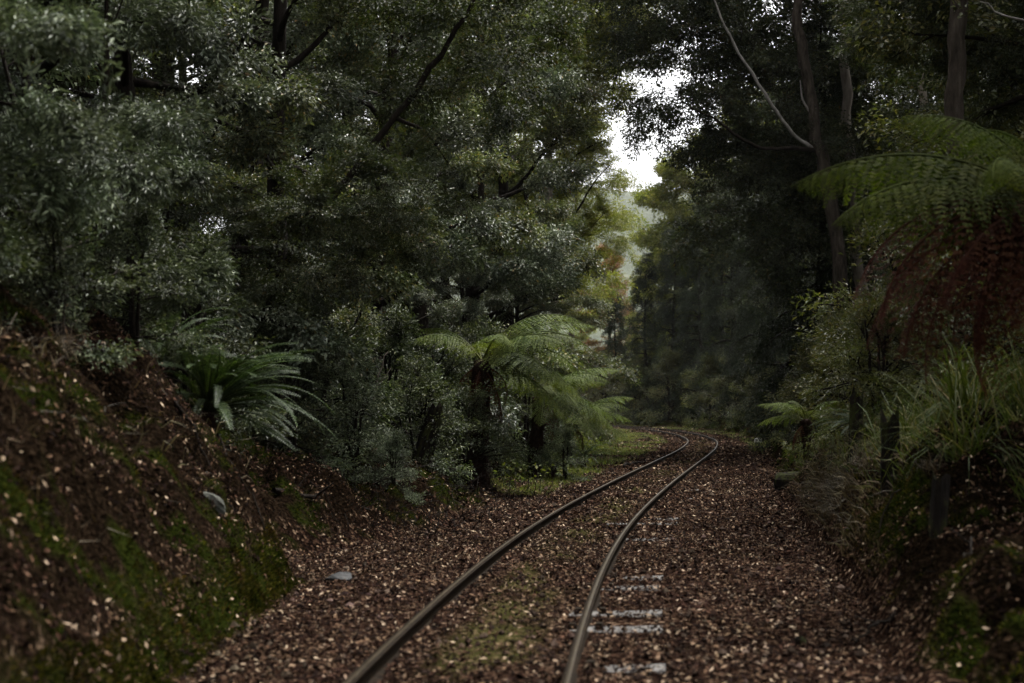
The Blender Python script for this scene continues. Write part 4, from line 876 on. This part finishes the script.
def bank_growth():
    rng = np.random.default_rng(99)
    for nm, mat, n, lab, cat, (l0, l1), wid in (('bank_grass', 'grass', 8000, 'rough green grass and sedge growing over the right bank', 'grass', (.08, .34), .006),
                                               ('dry_stalks', 'straw', 4200, 'dry straw stalks hanging over the faces of both banks', 'dead grass', (.08, .30), .005)):
        y = rng.uniform(6.5, 26, n); left = rng.random(n) < (.0 if nm == 'bank_grass' else .09)
        y = np.where((rng.random(n) < .8) & (nm == 'dry_stalks'), rng.normal(16, 2.2, n), np.maximum(y, rng.uniform(8, 14, n)))
        e = np.where(left, rng.uniform(.35, 2.0, n), rng.gamma(2.0, .55 if nm == 'bank_grass' else .2, n) + (.35 if nm == 'bank_grass' else .05))
        x = np.where(left, lf(y) - e, rf(y) + e); y = np.where(left, rng.uniform(6.5, 12, n), y); x = np.where(left, lf(y) - e, x)
        keep = (fbm(x * 1.7, y * 1.7, 55 + len(nm)) > .42) & ((y > 10.5) | (x < 0) | (x - rf(y) > 1.1)); x, y, left = x[keep], y[keep], left[keep]; k = len(x)
        p = np.stack([x, y, gh(x, y) - .01], -1); nn = gnormal(x, y); h = rng.uniform(l0, l1, (k, 1))
        d1 = norm(nn * .8 + np.array([0, 0, .9]) + rng.normal(0, .45, (k, 3))); d2 = norm(d1 + nn * .5 + np.array([0, 0, -1.1 if nm == 'dry_stalks' else -.5]) + rng.normal(0, .3, (k, 3)))
        sd3 = norm(np.cross(d1, rng.normal(0, 1, (k, 3)))) * wid
        m = p + d1 * h * .5; t = m + d2 * h * .6
        v = np.stack([p - sd3, p + sd3, m + sd3 * .8, m - sd3 * .8, t], 1).reshape(-1, 3); i = np.arange(k) * 5
        tag(ob(nm, mesh_np(nm, v, [np.stack([i, i + 1, i + 2, i + 3], -1), np.stack([i + 3, i + 2, i + 4], -1)], M[mat])), lab, cat, kind='stuff')
bank_growth()

def box_mesh(name, w, d, h, mat, bev=.01):
    import bmesh
    bm = bmesh.new(); bmesh.ops.create_cube(bm, size=1)
    for v in bm.verts: v.co = Vector((v.co.x * w, v.co.y * d, (v.co.z + .5) * h))
    bmesh.ops.bevel(bm, geom=list(bm.edges), offset=bev, segments=2, affect='EDGES')
    me = bpy.data.meshes.new(name); bm.to_mesh(me); bm.free(); me.materials.append(M[mat]); return me
e = empty('marker_block', gp(9.35, 54, -.02)); tag(e, 'small white block beside the track on the right before the curve', 'marker')
ob('block', box_mesh('block', .26, .16, .2, 'white', .02), e); o = ob('base', box_mesh('base', .34, .24, .05, 'slate', .01), e)
for X, Y, h, lab in ((3.35, 54, .42, 'short black marker post with a white top on the left verge'), (2.95, 52.5, .2, 'low dark marker stub beside the black post on the left verge')):
    e = empty('marker_post', gp(X, Y, -.03)); tag(e, lab, 'marker', 'markers on the left verge')
    ob('post', box_mesh('post', .26, .22, h, 'black', .015), e); o = ob('cap', box_mesh('cap', .28, .24, .09, 'white', .012), e); o.location = (0, 0, h + .002)

# ------------------------------------------------------------------ damp air
def build_haze():
    m = bpy.data.materials.new('damp_air'); m.use_nodes = True; n, l = m.node_tree.nodes, m.node_tree.links; n.clear()
    out = n.new('ShaderNodeOutputMaterial'); v = n.new('ShaderNodeVolumePrincipled')
    v.inputs['Color'].default_value = (.93, .95, .97, 1); v.inputs['Density'].default_value = .00006; v.inputs['Anisotropy'].default_value = .3
    l.new(v.outputs[0], out.inputs['Volume'])
    x0, x1, y0, y1, z0, z1 = -2600, 2600, -80, 4300, -14, 560
    me = mesh_np('haze', [(x0, y0, z0), (x1, y0, z0), (x1, y1, z0), (x0, y1, z0), (x0, y0, z1), (x1, y0, z1), (x1, y1, z1), (x0, y1, z1)],
                 np.array([[3, 2, 1, 0], [4, 5, 6, 7], [0, 1, 5, 4], [1, 2, 6, 5], [2, 3, 7, 6], [3, 0, 4, 7]]), m)
    tag(ob('haze', me), 'thin pale mist hanging in the valley air', kind='stuff')
build_haze()
